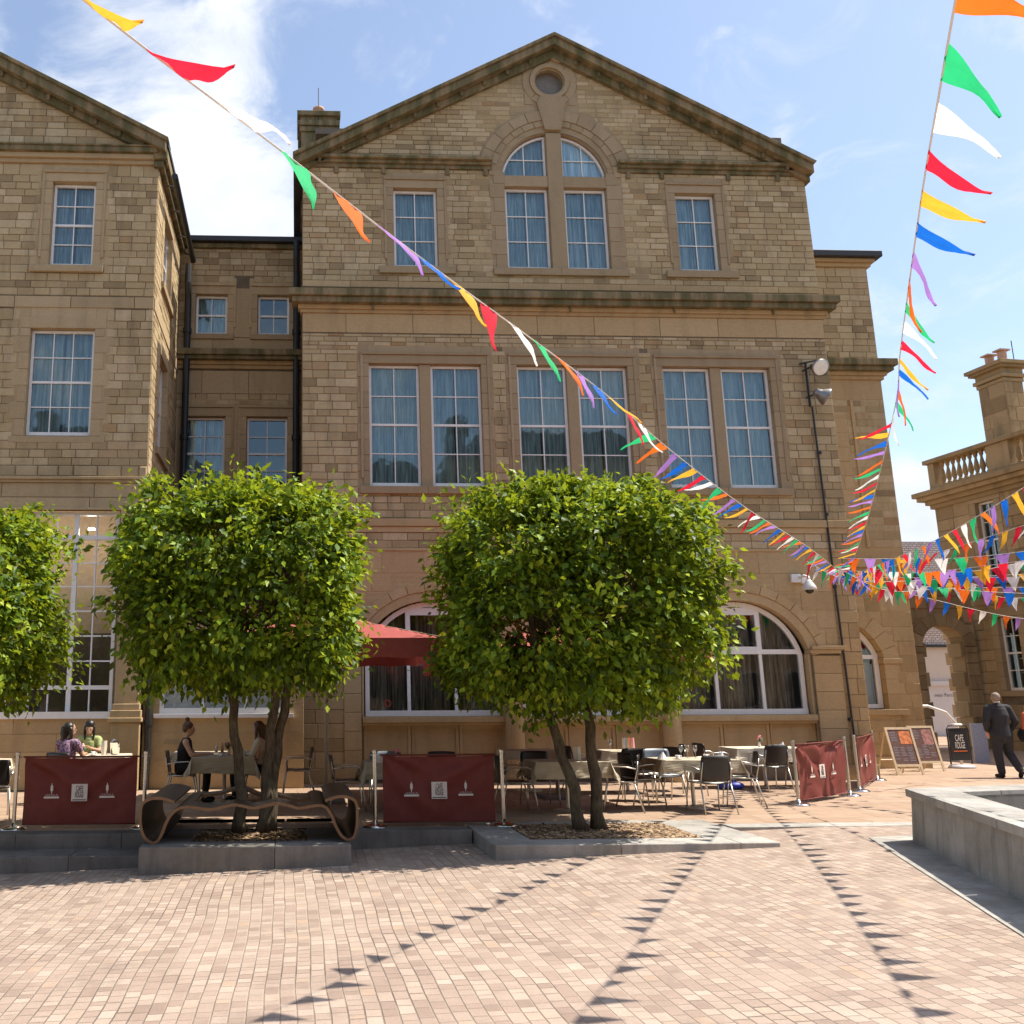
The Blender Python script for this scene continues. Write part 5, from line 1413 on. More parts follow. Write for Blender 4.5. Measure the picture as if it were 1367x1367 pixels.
def clutter():
    def wine(x,y,lbl):
        mb = MB(); mb.lathe([(.034,0),(.034,.003),(.005,.008),(.004,.085),(.018,.10),(.034,.13),(.037,.16),(.032,.195)], (x,y,.747), 14)
        o = mb.build('wine_glass', M['wineglass'], loc=(x,y,.747), smooth=True); tag(o, lbl, 'wine glass', 'wine glasses on the terrace tables')
    wine(6.08,14.8,'left of the three wine glasses standing together'); wine(6.21,14.86,'middle one of the three wine glasses standing together'); wine(6.30,14.78,'right of the three wine glasses standing together')
    wine(5.72,17.1,'single wine glass left of the striped menus')
    def cup(x,y,lbl):
        t = thing('coffee_cup', lbl, 'cup', (x,y,.747))
        mb = MB(); mb.lathe([(.03,0),(.07,.006),(.072,.010),(.03,.008),(0,.008)], (x,y,.747), 18); mb.build('saucer', M['china'], t, smooth=True)
        mb = MB(); mb.lathe([(.022,.010),(.035,.03),(.04,.06),(.037,.06),(.03,.03),(0,.02)], (x,y,.747), 16); mb.tube([(x+.037,y,.80),(x+.06,y,.795),(x+.055,y,.775),(x+.035,y,.77)], .005, 6); mb.build('bowl', M['china'], t, smooth=True)
    cup(5.92,14.55,'white coffee cup left on the wine glass table'); cup(6.45,14.75,'white coffee cup right beside a napkin on the wine glass table')
    cup(-3.52,16.75,'white coffee cup in front of the two women'); cup(-1.25,16.05,'white coffee cup in front of the woman with a hair bun')
    def napkin(x,y,r,lbl,z=.747):
        mb = MB(); rg = random.Random(int(x*100)); h = .11
        ring = [(x+r*(1+.25*rg.uniform(-1,1))*math.cos(k*.785), y+r*(1+.25*rg.uniform(-1,1))*math.sin(k*.785), z) for k in range(8)]
        top = [(x+.3*r*math.cos(k*.785)+.02, y+.3*r*math.sin(k*.785), z+h*rg.uniform(.6,1)) for k in range(8)]
        mb.grid([ring+[ring[0]], top+[top[0]]]); mb.add(top, [tuple(range(8))]); o = mb.build('napkin', M['napkin'], loc=(x,y,z)); tag(o, lbl, 'napkin')
    napkin(5.72,14.68,.07,'folded white napkin at the left of the wine glass table'); napkin(6.62,14.62,.07,'puffed white napkin behind the nearest black chair')
    napkin(-.92,16.2,.08,'crumpled white napkin beside the tree trunk on the shaded table')
    napkin(9.3,17.85,.06,'white napkin on the flower table by the wall')
    def menu(x,y,lbl,mats,rz=0.2,h=.22,w=.16,z=.747):
        t = thing('table_menu', lbl, 'menu', (x,y,z), rz)
        for k,m_ in enumerate(mats):
            mb = MB(); ww = w/len(mats); x0 = -w/2+k*ww
            mb.add([(x0,-.03*(k%2),0),(x0+ww,-.03*((k+1)%2),0),(x0+ww,.01-.03*((k+1)%2),h),(x0,.01-.03*(k%2),h)], [(0,1,2,3)]); mb.v = [(a+x,b+y,c+z) for a,b,c in mb.v]
            o = mb.build('card_leaf', m_, t, fixn=False); md = o.modifiers.new('t','SOLIDIFY'); md.thickness = .002
    menu(6.1,17.2,'upright concertina menu with coloured stripes beside a wine glass',[M['white_ink'],M['plastic_l'],M['white_ink'],M['flag_orange'],M['white_ink'],M['pink']],.1,.22,.24)
    menu(-3.35,16.85,'tall pale menu card standing before the woman in green',[M['white_ink'],M['cream']],.3,.24,.1)
    menu(1.25,14.2,'pale menu card lying up against the left of the middle barrier',[M['napkin'],M['white_ink']],.1,.12,.16)
    menu(4.32,14.45,'small pale menu seen between the leaning trunks',[M['white_ink'],M['cream']],.1,.2,.12)
    def flowers(x,y,lbl,m_,n=9,s=.05,z=.747,green=True):
        t = thing('flower_vase', lbl, 'flowers', (x,y,z))
        mb = MB(); mb.lathe([(.022,0),(.03,.03),(.018,.08),(.022,.10)], (x,y,z), 12); mb.build('vase', M['china'], t, smooth=True)
        rg = random.Random(int(x*77)); f = MB(); st = MB()
        for k in range(n):
            px_,py_,pz_ = x+rg.uniform(-s,s), y+rg.uniform(-s,s), z+.14+rg.uniform(0,.07)
            f.ball((px_,py_,pz_), rg.uniform(.018,.028), 8); st.tube([(x,y,z+.08),(px_,py_,pz_)], .003, 4)
            st.add([(px_,py_,pz_-.02),(px_+.05,py_+.02,pz_-.03),(px_+.03,py_-.03,pz_-.06)], [(0,1,2)])
        f.build('blossom', m_, t, smooth=True); st.build('stem', M['greenstem'], t)
    flowers(8.92,17.95,'small pink flower in a vase on the wall table',M['pink'],7,.03)
    flowers(1.52,14.15,'dark pink and white flower above the middle claret barrier',M['pink'],7,.035)
    flowers(-3.72,16.85,'single pale rose held up between the two women',M['rosepink'],4,.015)
    flowers(-1.15,16.5,'faded bunch of flowers on the shaded table beside the trunk',M['terracotta'],10,.09)
    def bottle(x,y,lbl,z=.747):
        t = thing('condiment_holder', lbl, 'condiments', (x,y,z))
        mb = MB(); mb.box(x-.1,x+.1,y-.05,y+.05,z,z+.06); mb.build('tray', M['chrome'], t, bevel=.008)
        for k in (-.05,.05):
            b = MB(); b.lathe([(.025,.061),(.025,.15),(.01,.18),(.01,.21)], (x+k,y,z), 10); b.build('bottle', M['china'] if k<0 else M['terracotta'], t, smooth=True)
    bottle(-1.3,16.35,'steel condiment tray on the shaded table of the woman with a hair bun')
    # ice bucket
    t = thing('wine_cooler', 'steel wine cooler with a white cloth beside the woman in green', 'wine cooler', (-3.18,16.95,.747))
    mb = MB(); mb.lathe([(.06,0),(.075,.02),(.095,.2),(.10,.205)], (-3.18,16.95,.747), 16); mb.build('bucket', M['chrome'], t, smooth=True)
    mb = MB(); P = [[(-3.26+.04*i,16.90+.03*math.sin(i*2+j),.97-.02*j+.05*math.sin(i*.9)) for i in range(5)] for j in range(4)]; mb.grid(P); mb.build('cloth', M['napkin'], t, smooth=True, fixn=False)
    # blue bag
    mb = MB(); mb.ball((8.2,17.6,.07), (.19,.12,.075), 12); mb.ball((8.02,17.65,.06), (.11,.11,.065), 10); mb.tube([(8.1,17.6,.12),(8.17,17.55,.19),(8.25,17.6,.12)], .01, 6)
    o = mb.build('bag', M['blueplastic'], loc=(8.2,17.6,0), smooth=True); tag(o, 'blue bag lying on the paving near the flower table', 'bag')
clutter()

# parasols
def parasol(x,y,half,zt,ze,lbl,rz=0):
    t = thing('parasol', lbl, 'parasol', (x,y,0), 0, 'claret parasols over the terrace')
    mb = MB(); mb.tube([(x,y,.06),(x,y,zt+.04)], .034, 14); mb.build('pole', simple('pale_pole_%d'%int(x*10), (.52,.45,.36), .5), t, smooth=True)
    mb = MB(); mb.box(x-.3,x+.3,y-.3,y+.3,0,.06); mb.build('base', M['granite_d'], t, bevel=.01)
    n = 16; P = []
    for j in range(n+1):
        row = []
        for i in range(n+1):
            u = -1+2*i/n; v = -1+2*j/n; rr = max(abs(u),abs(v)); dd = min(abs(u),abs(v))/(rr+1e-6)
            z = zt-(zt-ze)*rr-.05*math.sin(math.pi*rr)*(1-dd)*1.0
            row.append((x+u*half, y+v*half, z))
        P.append(row)
    mb = MB(); mb.grid(P)
    c = mb.build('canopy', M['parasol'], t, smooth=False, fixn=False); md = c.modifiers.new('t','SOLIDIFY'); md.thickness = .004
    mb = MB(); pts = []
    per = [(-1,-1),(1,-1),(1,1),(-1,1),(-1,-1)]; rows = [[],[]]
    for a,b in zip(per,per[1:]):
        for k in range(16):
            f = k/16; u = a[0]+(b[0]-a[0])*f; v = a[1]+(b[1]-a[1])*f; w = .012*math.sin(k*1.9)
            rows[0].append((x+u*half,y+v*half,ze)); rows[1].append((x+u*(half+w),y+v*(half+w),ze-.30+.015*math.sin(k*2.3)))
    for r_ in rows: r_.append(r_[0])
    mb.grid(rows); mb.build('valance', M['parasol'], c, smooth=True, fixn=False)
    for k in range(8):
        a = k*math.pi/4; s = half*(1.38 if k%2 else .97)
        mb = MB(); mb.tube([(x,y,zt-.05),(x+math.cos(a)*s,y+math.sin(a)*s,ze+.02)], .01, 6); mb.build('rib', M['wood_l'], t)
parasol(.52,16.0,1.75,3.16,2.60,'claret parasol whose lit canopy shows between the two middle trees')
parasol(4.5,16.3,2.0,2.95,2.42,'claret parasol mostly hidden behind the crown of the largest tree')

# =================================================================== BARRIERS
def barrier(lbl, x0,y0,x1,y1, second=True, bend=0):
    L = math.hypot(x1-x0,y1-y0); rz = math.atan2(y1-y0,x1-x0)
    t = thing('cafe_barrier', lbl, 'barrier', (0,0,0), 0, 'claret fabric barriers around the cafe terrace')
    for px_ in (0,L):
        mb = MB(); mb.lathe([(.026,.02),(.026,.955),(.030,.957),(.030,.99),(.024,1.0),(0,1.0)], (px_,0,0), 16)
        mb.tube([(px_-.055,0,.93),(px_+.055,0,.93)], .008, 6)
        p = mb.build('post', M['steel'], t, smooth=False)
        mb = MB(); mb.lathe([(.175,0),(.175,.012),(.15,.03),(.08,.05),(.032,.058),(.03,.09)], (px_,0,0), 26); mb.build('foot', M['chrome'], p, smooth=True)
    a, b = .11, L-.11
    mb = MB(); n = 64; P = []
    rg = random.Random(int(abs(x0)*10)); ph = [rg.uniform(0,6) for _ in range(5)]
    cxm = (a+b)/2
    def off(u, z):
        f = (u-a)/(b-a); g = (z-.07)/(.93-.07)
        v = g-1.15*(abs(f-.5)-.5)*-1.0
        e_ = g+1.5*abs(f-.5)
        sag = .030*math.sin(13*(g-1.3*abs(f-.5))+ph[0])*(1-abs(2*f-1)**3)*(.25+.75*g)*.8
        rad = .022*math.sin(9*math.atan2(1.02-g, f+.03)+ph[3])*math.exp(-1.6*f)+.022*math.sin(9*math.atan2(1.02-g, 1.03-f)+ph[4])*math.exp(-1.6*(1-f))
        return sag+rad+.006*math.sin(f*23+g*4+ph[1])*(1-g*.6)+.014*math.sin(f*7-g*5+ph[2])+(bend*math.sin(f*3.0) if bend else 0)
    for j in range(25):
        z = .07+(.92-.07)*j/24
        P.append([(a+(b-a)*i/n, off(a+(b-a)*i/n, z), z-.015*math.sin(math.pi*i/n)*(j/24)) for i in range(n+1)])
    mb.grid(P); bn = mb.build('banner', M['banner'], t, smooth=True, fixn=False)
    mb = MB(); mb.tube([(a-.03,0,.93),(b+.03,0,.93)], .012, 8); mb.tube([(a,0,.065),(b,0,.065)], .011, 8); mb.build('rail', M['banner'], t, smooth=True)
    # printed marks on the camera side
    def mark(x_, z_, kind):
        y_ = min(off(x_+k1*.1, z_+k2*.1) for k1 in (-1,0,1) for k2 in (-1,0,1))+.006
        if kind == 'sq':
            q = MB(); q.box(x_-.105,x_+.105,y_-.014,y_-.012,z_-.11,z_+.11); q.build('logo_panel', M['white_ink'], bn)
            for tx, zz in (('CAFE',z_+.048),('ROUGE',z_-.030)):
                tt = text(tx, .1, M['black_ink'], sx=.42 if tx=='CAFE' else .33, sy=1.05, thick=.0008); tt.parent = bn; tt.rotation_euler = (R(90),0,0); tt.location = (x_, y_-.017, zz)
            q = MB(); q.box(x_-.09,x_+.09,y_-.017,y_-.0155,z_-.098,z_-.088); q.build('logo_line', M['black_ink'], bn)
        else:
            q = MB()
            q.prism([(x_-.017,z_+.02),(x_+.017,z_+.02),(x_+.017,z_+.075),(x_+.010,z_+.095),(x_-.010,z_+.095),(x_-.017,z_+.075)], y_-.014, y_-.016, lambda a_,b_,t_: (a_,t_,b_))
            q.box(x_-.004,x_+.004,y_-.016,y_-.014,z_+.093,z_+.118); q.box(x_-.006,x_+.006,y_-.016,y_-.014,z_-.012,z_+.02)
            q.box(x_-.10,x_+.10,y_-.016,y_-.014,z_-.075,z_-.050)
            q.build('emblem', M['white_ink'], bn)
            tt = text('L E O P O L D', .032, M['white_ink'], sx=.85, thick=.0008); tt.parent = bn; tt.rotation_euler = (R(90),0,0); tt.location = (x_, y_-.016, z_-.034)
    Lb = b-a
    mark(a+Lb*.25, .47, 'em'); mark(a+Lb*.5, .47, 'sq'); mark(a+Lb*.74, .47, 'em')
    t.location = (x0,y0,0); t.rotation_euler = (0,0,rz)
    return t
barrier('claret cafe barrier at far left in front of the two women', -3.73,13.0,-2.02,13.0)
barrier('claret cafe barrier in the middle between the bench and the large tree', 1.07,12.88,2.80,12.88)
barrier('sunlit claret cafe barrier standing at an angle right of the tables', 7.98,14.96,9.62,16.30, bend=.02)
barrier('short claret barrier seen almost edge on beside the stone corner', 10.25,17.05,12.0,19.3, bend=.03)

# =================================================================== SIGNS
def aboard(x,y,rz,lbl,seed):
    t = thing('menu_board', lbl, 'menu board', (0,0,0), 0, 'wooden menu boards')
    for s in (-1,1):
        if s == -1:
            f = MB(); w = .32; H = 1.02
            # leaning panel: bottom y=-.28 top y=0
            def q(u,z): return (u, -.26*(1-z/H), z)
            for u0,u1 in ((-w,-w+.05),(w-.05,w)): f.prism([(u0,0),(u1,0),(u1,H),(u0,H)], -.012, .012, lambda a,b,c: (q(a,b)[0], q(a,b)[1]+c, b))
            for z0,z1 in ((H-.05,H),(.18,.23)): f.prism([(-w+.05,z0),(w-.05,z0),(w-.05,z1),(-w+.05,z1)], -.011, .011, lambda a,b,c: (a, q(a,b)[1]+c, b))
            fr = f.build('front_frame', M['wood_l'], t)
            p = MB(); p.prism([(-w+.05,.23),(w-.05,.23),(w-.05,H-.05),(-w+.05,H-.05)], -.003, .003, lambda a,b,c: (a, q(a,b)[1]+c, b)); pn = p.build('poster', simple('poster_brown_%d'%seed, (.13,.065,.045), .5, var=.35, scale=20), fr)
            rg = random.Random(seed); cols_ = [M['orange_ink'], simple('poster_grey_%d'%seed, (.25,.22,.25), .5), simple('poster_rust_%d'%seed, (.30,.11,.06), .5)]
            def patch(u0,u1,z0,z1,m_,nm='printed_picture'):
                r = MB(); r.prism([(u0,z0),(u1,z0),(u1,z1),(u0,z1)], -.006, -.004, lambda a,b,c: (a, q(a,b)[1]+c, b)); r.build(nm, m_, pn)
            if seed == 1: patch(-.02,.25,.66,.94,simple('poster_dish', (.62,.20,.07), .5, var=.5, scale=14))
            else: patch(-.0,.25,.60,.94,simple('poster_dish2', (.35,.16,.14), .5, var=.5, scale=14))
            r = MB()
            for c_ in range(3):
                for k in range(9):
                    u0 = -.24+c_*.165; z = .58-k*.035
                    if rg.random() < .85: r.prism([(u0,z),(u0+rg.uniform(.08,.14),z),(u0+rg.uniform(.08,.14),z+.014),(u0,z+.014)], -.006, -.0045, lambda a,b,c: (a, q(a,b)[1]+c, b))
            for k in range(6): r.prism([(-.24,.9-k*.035),(-.24+rg.uniform(.1,.2),.9-k*.035),(-.1,.914-k*.035),(-.24,.914-k*.035)], -.006, -.0045, lambda a,b,c: (a, q(a,b)[1]+c, b))
            r.build('menu_lines', cols_[1], pn)
        else:
            f = MB()
            for u in (-w+.025,w-.025): f.tube([(u,0.01,H-.02),(u,.40,0)], .02, 4)
            f.tube([(-w+.03,.28,.30),(w-.03,.28,.30)], .014, 4); f.build('rear_leg', M['wood_l'], t)
    t.location = (x,y,0); t.rotation_euler = (0,0,rz); return t
aboard(13.50,20.75,R(3),'wooden menu board with an orange dish photo, the left one of the pair',1)
aboard(14.68,21.75,R(3),'wooden menu board behind and right of the one with the orange dish photo',2)
def swing():
    t = thing('pavement_sign', 'black swing sign with white cafe lettering on a grey base near the archway', 'pavement sign', (0,0,0))
    mb = MB(); mb.lathe([(.30,0),(.30,.03),(.26,.07),(.1,.09),(0,.09)], (0,0,0), 24); mb.v = [(a*1.15,b*.8,c) for a,b,c in mb.v]; mb.build('base', simple('grey_base', (.42,.41,.42), .5), t, smooth=True)
    mb = MB(); mb.tube([(-.33,0,.09),(-.33,0,.92),(-.27,0,1.0),(.27,0,1.0),(.33,0,.92),(.33,0,.09)], .018, 8); mb.build('frame', M['black'], t, smooth=True)
    mb = MB(); mb.tube([(-.15,0,1.02),(.15,0,1.02)], .03, 8); mb.build('top_bar', M['white'], t, smooth=True)
    mb = MB(); mb.box(-.29,.29,-.012,.012,.18,.94); pn = mb.build('panel', M['black'], t, bevel=.006)
    for tx, zz, sx in (('CAFE',.70,.52),('ROUGE',.53,.42)):
        tt = text(tx, .22, M['white_ink'], sx=sx, sy=1.0); tt.parent = pn; tt.rotation_euler = (R(90),0,0); tt.location = (.01,-.016,zz)
    mb = MB(); rg = random.Random(2); u = -.2
    while u < .2: w = rg.uniform(.02,.05); mb.box(u,min(u+w,.22),-.016,-.013,.385,.41); u += w+.01
    mb.build('orange_line', M['orange_ink'], pn)
    t.location = (16.1,22.45,0); t.rotation_euler = (0,0,R(14))
swing()
hr = thing('handrail', 'pale curved metal handrail above the black swing sign', 'handrail', (15.9,23.6,0))
mb = MB(); mb.tube([(15.55,23.7,.0),(15.55,23.7,1.38),(15.7,23.7,1.46),(16.3,23.7,1.46),(16.75,23.7,1.30),(17.0,23.7,1.0),(17.0,23.7,0)], .035, 8); mb.build('rail', M['white'], hr, smooth=True)
wd = MB(); wd.box(17.7,18.1,24.15,24.2,.0,1.0); o = wd.build('leaning_panel', simple('pale_blue_panel', (.36,.38,.46), .6, var=.15, scale=20), loc=(17.9,24.2,0)); tag(o, 'pale blue panel leaning by the foot of the archway', 'panel')

# =================================================================== FITTINGS on the facade
def flood(x,z,lbl,ang,yy=-25):
    t = thing('floodlight', lbl, 'floodlight', (x,19.4,z), 0, 'floodlights on the main facade')
    mb = MB(); mb.tube([(x-.14,19.44,z+.02),(x-.02,19.2,z+.06)], .02, 6); mb.build('bracket', M['black'], t)
    Rm = Matrix.Rotation(R(ang), 4, 'X') @ Matrix.Rotation(R(yy),4,'Y')
    mb = MB(); mb.lathe([(.06,.16),(.09,.14),(.10,.05),(.13,.0),(.19,-.10),(.20,-.14)], (0,0,0), 18); mb.v = [tuple(Rm @ Vector(v)+Vector((x+.02,19.12,z))) for v in mb.v]; mb.build('housing', M['lamp_metal'], t, smooth=True)
    mb = MB(); mb.lathe([(0,-.150),(.10,-.148),(.165,-.143),(.175,-.139)], (0,0,0), 18); mb.v = [tuple(Rm @ Vector(v)+Vector((x+.02,19.12,z))) for v in mb.v]; mb.build('lens', M['lampglass'], t, smooth=True)
flood(11.60,8.92,'upper floodlight on the wall turned towards the square',-66,-4)
flood(11.62,8.28,'lower floodlight on the wall aimed down and to the right',-20,-58)
mb = MB(); mb.tube([(11.55,19.43,8.1),(11.55,19.43,9.15)], .03, 8); mb.tube([(11.42,19.46,9.12),(11.72,19.3,9.15)], .02, 6)
mb.tube([(11.60,19.44,8.1),(11.66,19.45,4.0),(11.72,19.45,.2)], .022, 8)
for z in (1.2,2.6,4.0,5.6,7.0): mb.tube([(11.66,19.45,z),(11.66,19.45,z+.06)], .04, 6)
o = mb.build('service_pipe', M['black'], loc=(11.66,19.45,0)); tag(o, 'thin black pipe running down the right side of the main facade', 'pipe')
t = thing('security_camera', 'white domed security camera above the right hand arched window', 'security camera', (10.95,19.4,4.1))
mb = MB(); mb.box(10.70,10.90,19.40,19.48,4.12,4.30); mb.box(10.91,11.11,19.40,19.48,4.10,4.24); mb.build('junction_box', M['white'], t, bevel=.01)
mb = MB(); mb.tube([(10.87,19.42,4.22),(10.88,19.25,4.24),(10.90,19.12,4.2),(10.90,19.12,4.1)], .03, 8); mb.build('arm', M['white'], t, smooth=True)
mb = MB(); mb.lathe([(.04,.12),(.07,.08),(.13,-.02),(.15,-.08),(.14,-.10)], (10.90,19.12,4.02), 18); mb.build('housing', simple('aged_white', (.62,.60,.56), .4), t, smooth=True)
mb = MB(); mb.ball((10.90,19.12,3.93), (.09,.09,.09), 14); mb.build('dome', M['black'], t, smooth=True)

# =================================================================== BUNTING
SEQ = ['yellow','red','white','green','orange','purple','blue']
flagmesh = {}
def flag_mesh(col, var):
    k = (col,var)
    if k in flagmesh: return flagmesh[k]
    rg = random.Random(var*13+5); W_, H_ = .205, .295; n = 9; m_ = 6
    ph = rg.uniform(0,6); sk = rg.uniform(-.05,.06); bl = rg.uniform(.008,.028)
    mb = MB(); P = []
    for j in range(n+1):
        f = j/n; w = W_*(1-f)**.92
        cx = W_/2+sk*f
        if j == n: w = .002
        P.append([(cx-w/2+w*i/m_, bl*math.sin(f*3.0+ph)*f*1.4+.006*math.sin(i*1.6+f*7+ph), -H_*f*(1-.05*f)) for i in range(m_+1)])
    mb.grid(P)
    me = bpy.data.meshes.new('flag'); me.from_pydata(mb.v,[],mb.f); me.materials.append(M['flag_'+col]); me.polygons.foreach_set('use_smooth',[True]*len(mb.f)); me.validate()
    flagmesh[k] = me; return me
def string(lbl, pts, fly, seed, start=0, rev=False, pitch=.36, phase=0.0, maxn=100, pre=()):
    """pts: 3-D control points; fly(s in 0..1) -> direction of the flag tips"""
    P = [Vector(p) for p in pts]
    Q = []
    for i in range(len(P)-1):
        p0 = P[max(i-1,0)]; p1 = P[i]; p2 = P[i+1]; p3 = P[min(i+2,len(P)-1)]
        for k in range(12):
            t = k/12; Q.append(.5*((2*p1)+(-p0+p2)*t+(2*p0-5*p1+4*p2-p3)*t*t+(-p0+3*p1-3*p2+p3)*t**3))
    Q.append(P[-1])
    th = thing('bunting', lbl, 'bunting', tuple(P[0]), 0, 'strings of bunting over the square')
    mb = MB(); mb.tube(Q, .0042, 5); mb.build('cord', M['whitecloth'], th)
    cum = [0]
    for a,b in zip(Q,Q[1:]): cum.append(cum[-1]+(b-a).length)
    L = cum[-1]; rg = random.Random(seed); s = phase; n = 0
    def at(s):
        import bisect
        i = min(max(bisect.bisect_left(cum, s)-1,0),len(Q)-2); f = (s-cum[i])/(cum[i+1]-cum[i]+1e-9); return Q[i].lerp(Q[i+1], f)
    while s+.21 < L and n < maxn:
        a, b = at(s), at(s+.21); X = (b-a).normalized()
        F = Vector(fly(s/L))+Vector((rg.gauss(0,1),rg.gauss(0,1),rg.gauss(0,.7)))*(.10 if s/L < .1 else .2)
        F = F-X*F.dot(X)*.85; F.normalize(); Y = (-F).cross(X).normalized(); Z = X.cross(Y).normalized()
        col = SEQ[((start-n) if rev else (start+n)) % 7]
        o = bpy.data.objects.new('flag', flag_mesh(col, rg.randrange(5))); COL.objects.link(o); o.parent = th
        Mx = Matrix((X,Y,Z)).transposed().to_4x4(); Mx.translation = a-P[0]
        if rg.random() < .5: Mx = Mx @ Matrix.Diagonal((1,-1,1,1))
        o.matrix_local = Mx
        s += pitch*rg.uniform(.94,1.06); n += 1
    if pre:     # the run over and behind the viewer's head to where it is tied
        G = [P[0]]+[Vector(q) for q in pre]; mb = MB(); mb.tube(G, .0042, 5); mb.build('cord', M['whitecloth'], th)
        k = -1
        for a0, b0 in zip(G, G[1:]):
            Ls = (b0-a0).length; X = (a0-b0).normalized(); u = .25
            while u+.1 < Ls and n < maxn:
                a = a0.lerp(b0, (u)/Ls)
                F = Vector(fly(0))+Vector((rg.gauss(0,.1),rg.gauss(0,.1),rg.gauss(0,.1))); F = F-X*F.dot(X)*.85; F.normalize(); Y = (-F).cross(X).normalized(); Z = X.cross(Y).normalized()
                o = bpy.data.objects.new('flag', flag_mesh(SEQ[((start-k) if rev else (start+k)) % 7], rg.randrange(5))); COL.objects.link(o); o.parent = th
                Mx = Matrix((X,Y,Z)).transposed().to_4x4(); Mx.translation = a-P[0]; o.matrix_local = Mx
                u += pitch; k -= 1; n += 1
HUB = (10.95,17.85,4.02)
def flyA(f):
    if f < .06: return (.63,-.5,-.58)
    if f < .31: return (.30,-.24,-.9)
    return (-.72,.35,-.42)
string('long bunting string crossing the main facade from the upper left', [(-.84,2.2,3.74),(-.53,2.6,3.72),(-.134,3.125,3.73),(.63,4.14,3.74),(2.12,6.1,3.79),(3.32,7.72,3.77),(5.25,10.3,3.81),(8.0,13.9,3.95),HUB], flyA, 4, start=0, phase=.22, pitch=.345, pre=[(-3.2,-1.0,3.8),(-8.6,-8.5,4.7)])
def flyB(f):
    if f < .12: return (.58,-.30,-.58)
    if f < .26: return (.42,-.24,-.8)
    if f < .36: return (.1,0,-1)
    return (-.85,.42,-.28)
string('bunting string rising steeply against the sky towards the upper right', [(1.97,2.25,3.84),(2.1,2.48,3.84),(2.38,2.96,3.84),(2.93,3.87,3.89),(4.12,5.8,3.97),(5.2,7.5,4.1),(7.55,11.6,4.1),(9.2,14.6,4.06),HUB], flyB, 5, start=4, rev=True, phase=.12, pitch=.375, pre=[(.3,-1.0,3.95),(-3.6,-8.5,4.8)])
dn = lambda f: (.12,0,-.9)
dl = lambda f: (-.35,0,-.8)
string('upper bunting string fanning right across the balustraded building', [HUB,(9.5,14.5,3.80),(8.27,11.45,3.66),(7.0,8.3,3.66),(5.74,5.24,3.75),(4.5,2.2,3.9),(1.6,-4.6,4.5)], dn, 6, start=1, phase=.1)
string('second bunting string of the right hand fan counted from the top', [HUB,(10.0,14.5,3.85),(8.9,10.4,3.75),(8.1,7.6,3.8),(7.3,4.6,3.95),(5.2,-3.5,4.7)], dl, 7, start=3, phase=.1)
string('middle bunting string of the right hand fan', [HUB,(11.1,14.5,3.75),(11.2,11,3.7),(11.4,6.5,3.9),(11.7,-3.5,4.8)], dn, 8, start=5, phase=.15)
string('fourth bunting string of the right hand fan counted from the top', [HUB,(13.2,15.6,3.75),(15.6,13.8,3.8),(18.2,12.0,4.1)], dl, 9, start=2, phase=.1)
string('bunting string dipping low across the window of the balustraded building', [HUB,(13.2,16.9,3.62),(15.6,16.4,3.55),(18.3,16.0,3.8)], dn, 10, start=6, phase=.1)
string('lowest bunting string running right above the archway', [HUB,(12.8,18.1,3.62),(15.4,19.0,3.30),(18.3,20.0,3.35)], dl, 11, start=0, phase=.1)
string('tangled bunting string between the two rightmost fans', [(8.9,15.6,4.0),(10.6,16.9,3.82),(12.6,16.4,3.85),(15,15.2,3.9),(18.3,14.0,4.2)], dl, 13, start=1, phase=.1)

string('tangled bunting string looping just below the hub towards the right', [(9.6,15.9,3.95),(11.2,17.0,3.66),(12.9,17.6,3.78),(14.6,16.8,3.72),(16.8,17.2,3.9)], dl, 21, start=2, phase=.1, pitch=.27)
string('tangled bunting string crossing over the second and third strings of the fan', [(10.2,17.4,4.1),(11.6,15.6,3.82),(13.0,15.4,3.98),(15.0,15.9,3.78),(18.0,14.6,4.05)], dn, 22, start=5, phase=.1, pitch=.27)
string('bunting string bunched in front of the archway top', [(11.4,18.6,4.0),(12.8,17.2,3.86),(14.6,18.3,3.66),(16.4,17.4,3.74),(18.2,18.2,3.6)], dl, 23, start=1, phase=.1, pitch=.27)
string('bunting string slung between hub and the upper right window', [(9.9,16.2,4.15),(11.0,14.6,3.92),(12.2,13.2,4.0),(13.6,11.0,4.2),(18.6,4.5,5.0)], dn, 24, start=4, phase=.1, pitch=.28)

# =================================================================== PEOPLE
def remesh(mb, name, mat, parent, vox=.011, smooth_it=3):
    me = bpy.data.meshes.new(name); me.from_pydata(mb.v,[],mb.f)
    o = bpy.data.objects.new(name, me); COL.objects.link(o)
    md = o.modifiers.new('r','REMESH'); md.mode = 'VOXEL'; md.voxel_size = vox
    ms = o.modifiers.new('s','SMOOTH'); ms.iterations = smooth_it; ms.factor = .5
    dg = bpy.context.evaluated_depsgraph_get(); dg.update()
    m2 = bpy.data.meshes.new_from_object(o.evaluated_get(dg)); bpy.data.objects.remove(o)
    m2.materials.clear(); m2.materials.append(mat); m2.polygons.foreach_set('use_smooth',[True]*len(m2.polygons))
    o = bpy.data.objects.new(name, m2); COL.objects.link(o); o.parent = parent; return o
def limb(mb, pts, rs, n=12, sx=1.0, up=None):
    P = [Vector(p) for p in pts]
    mb.tube(P, rs, n, sx=sx, up=up)
    for p, r in zip(P, rs): mb.ball(p, r*.98, 10)
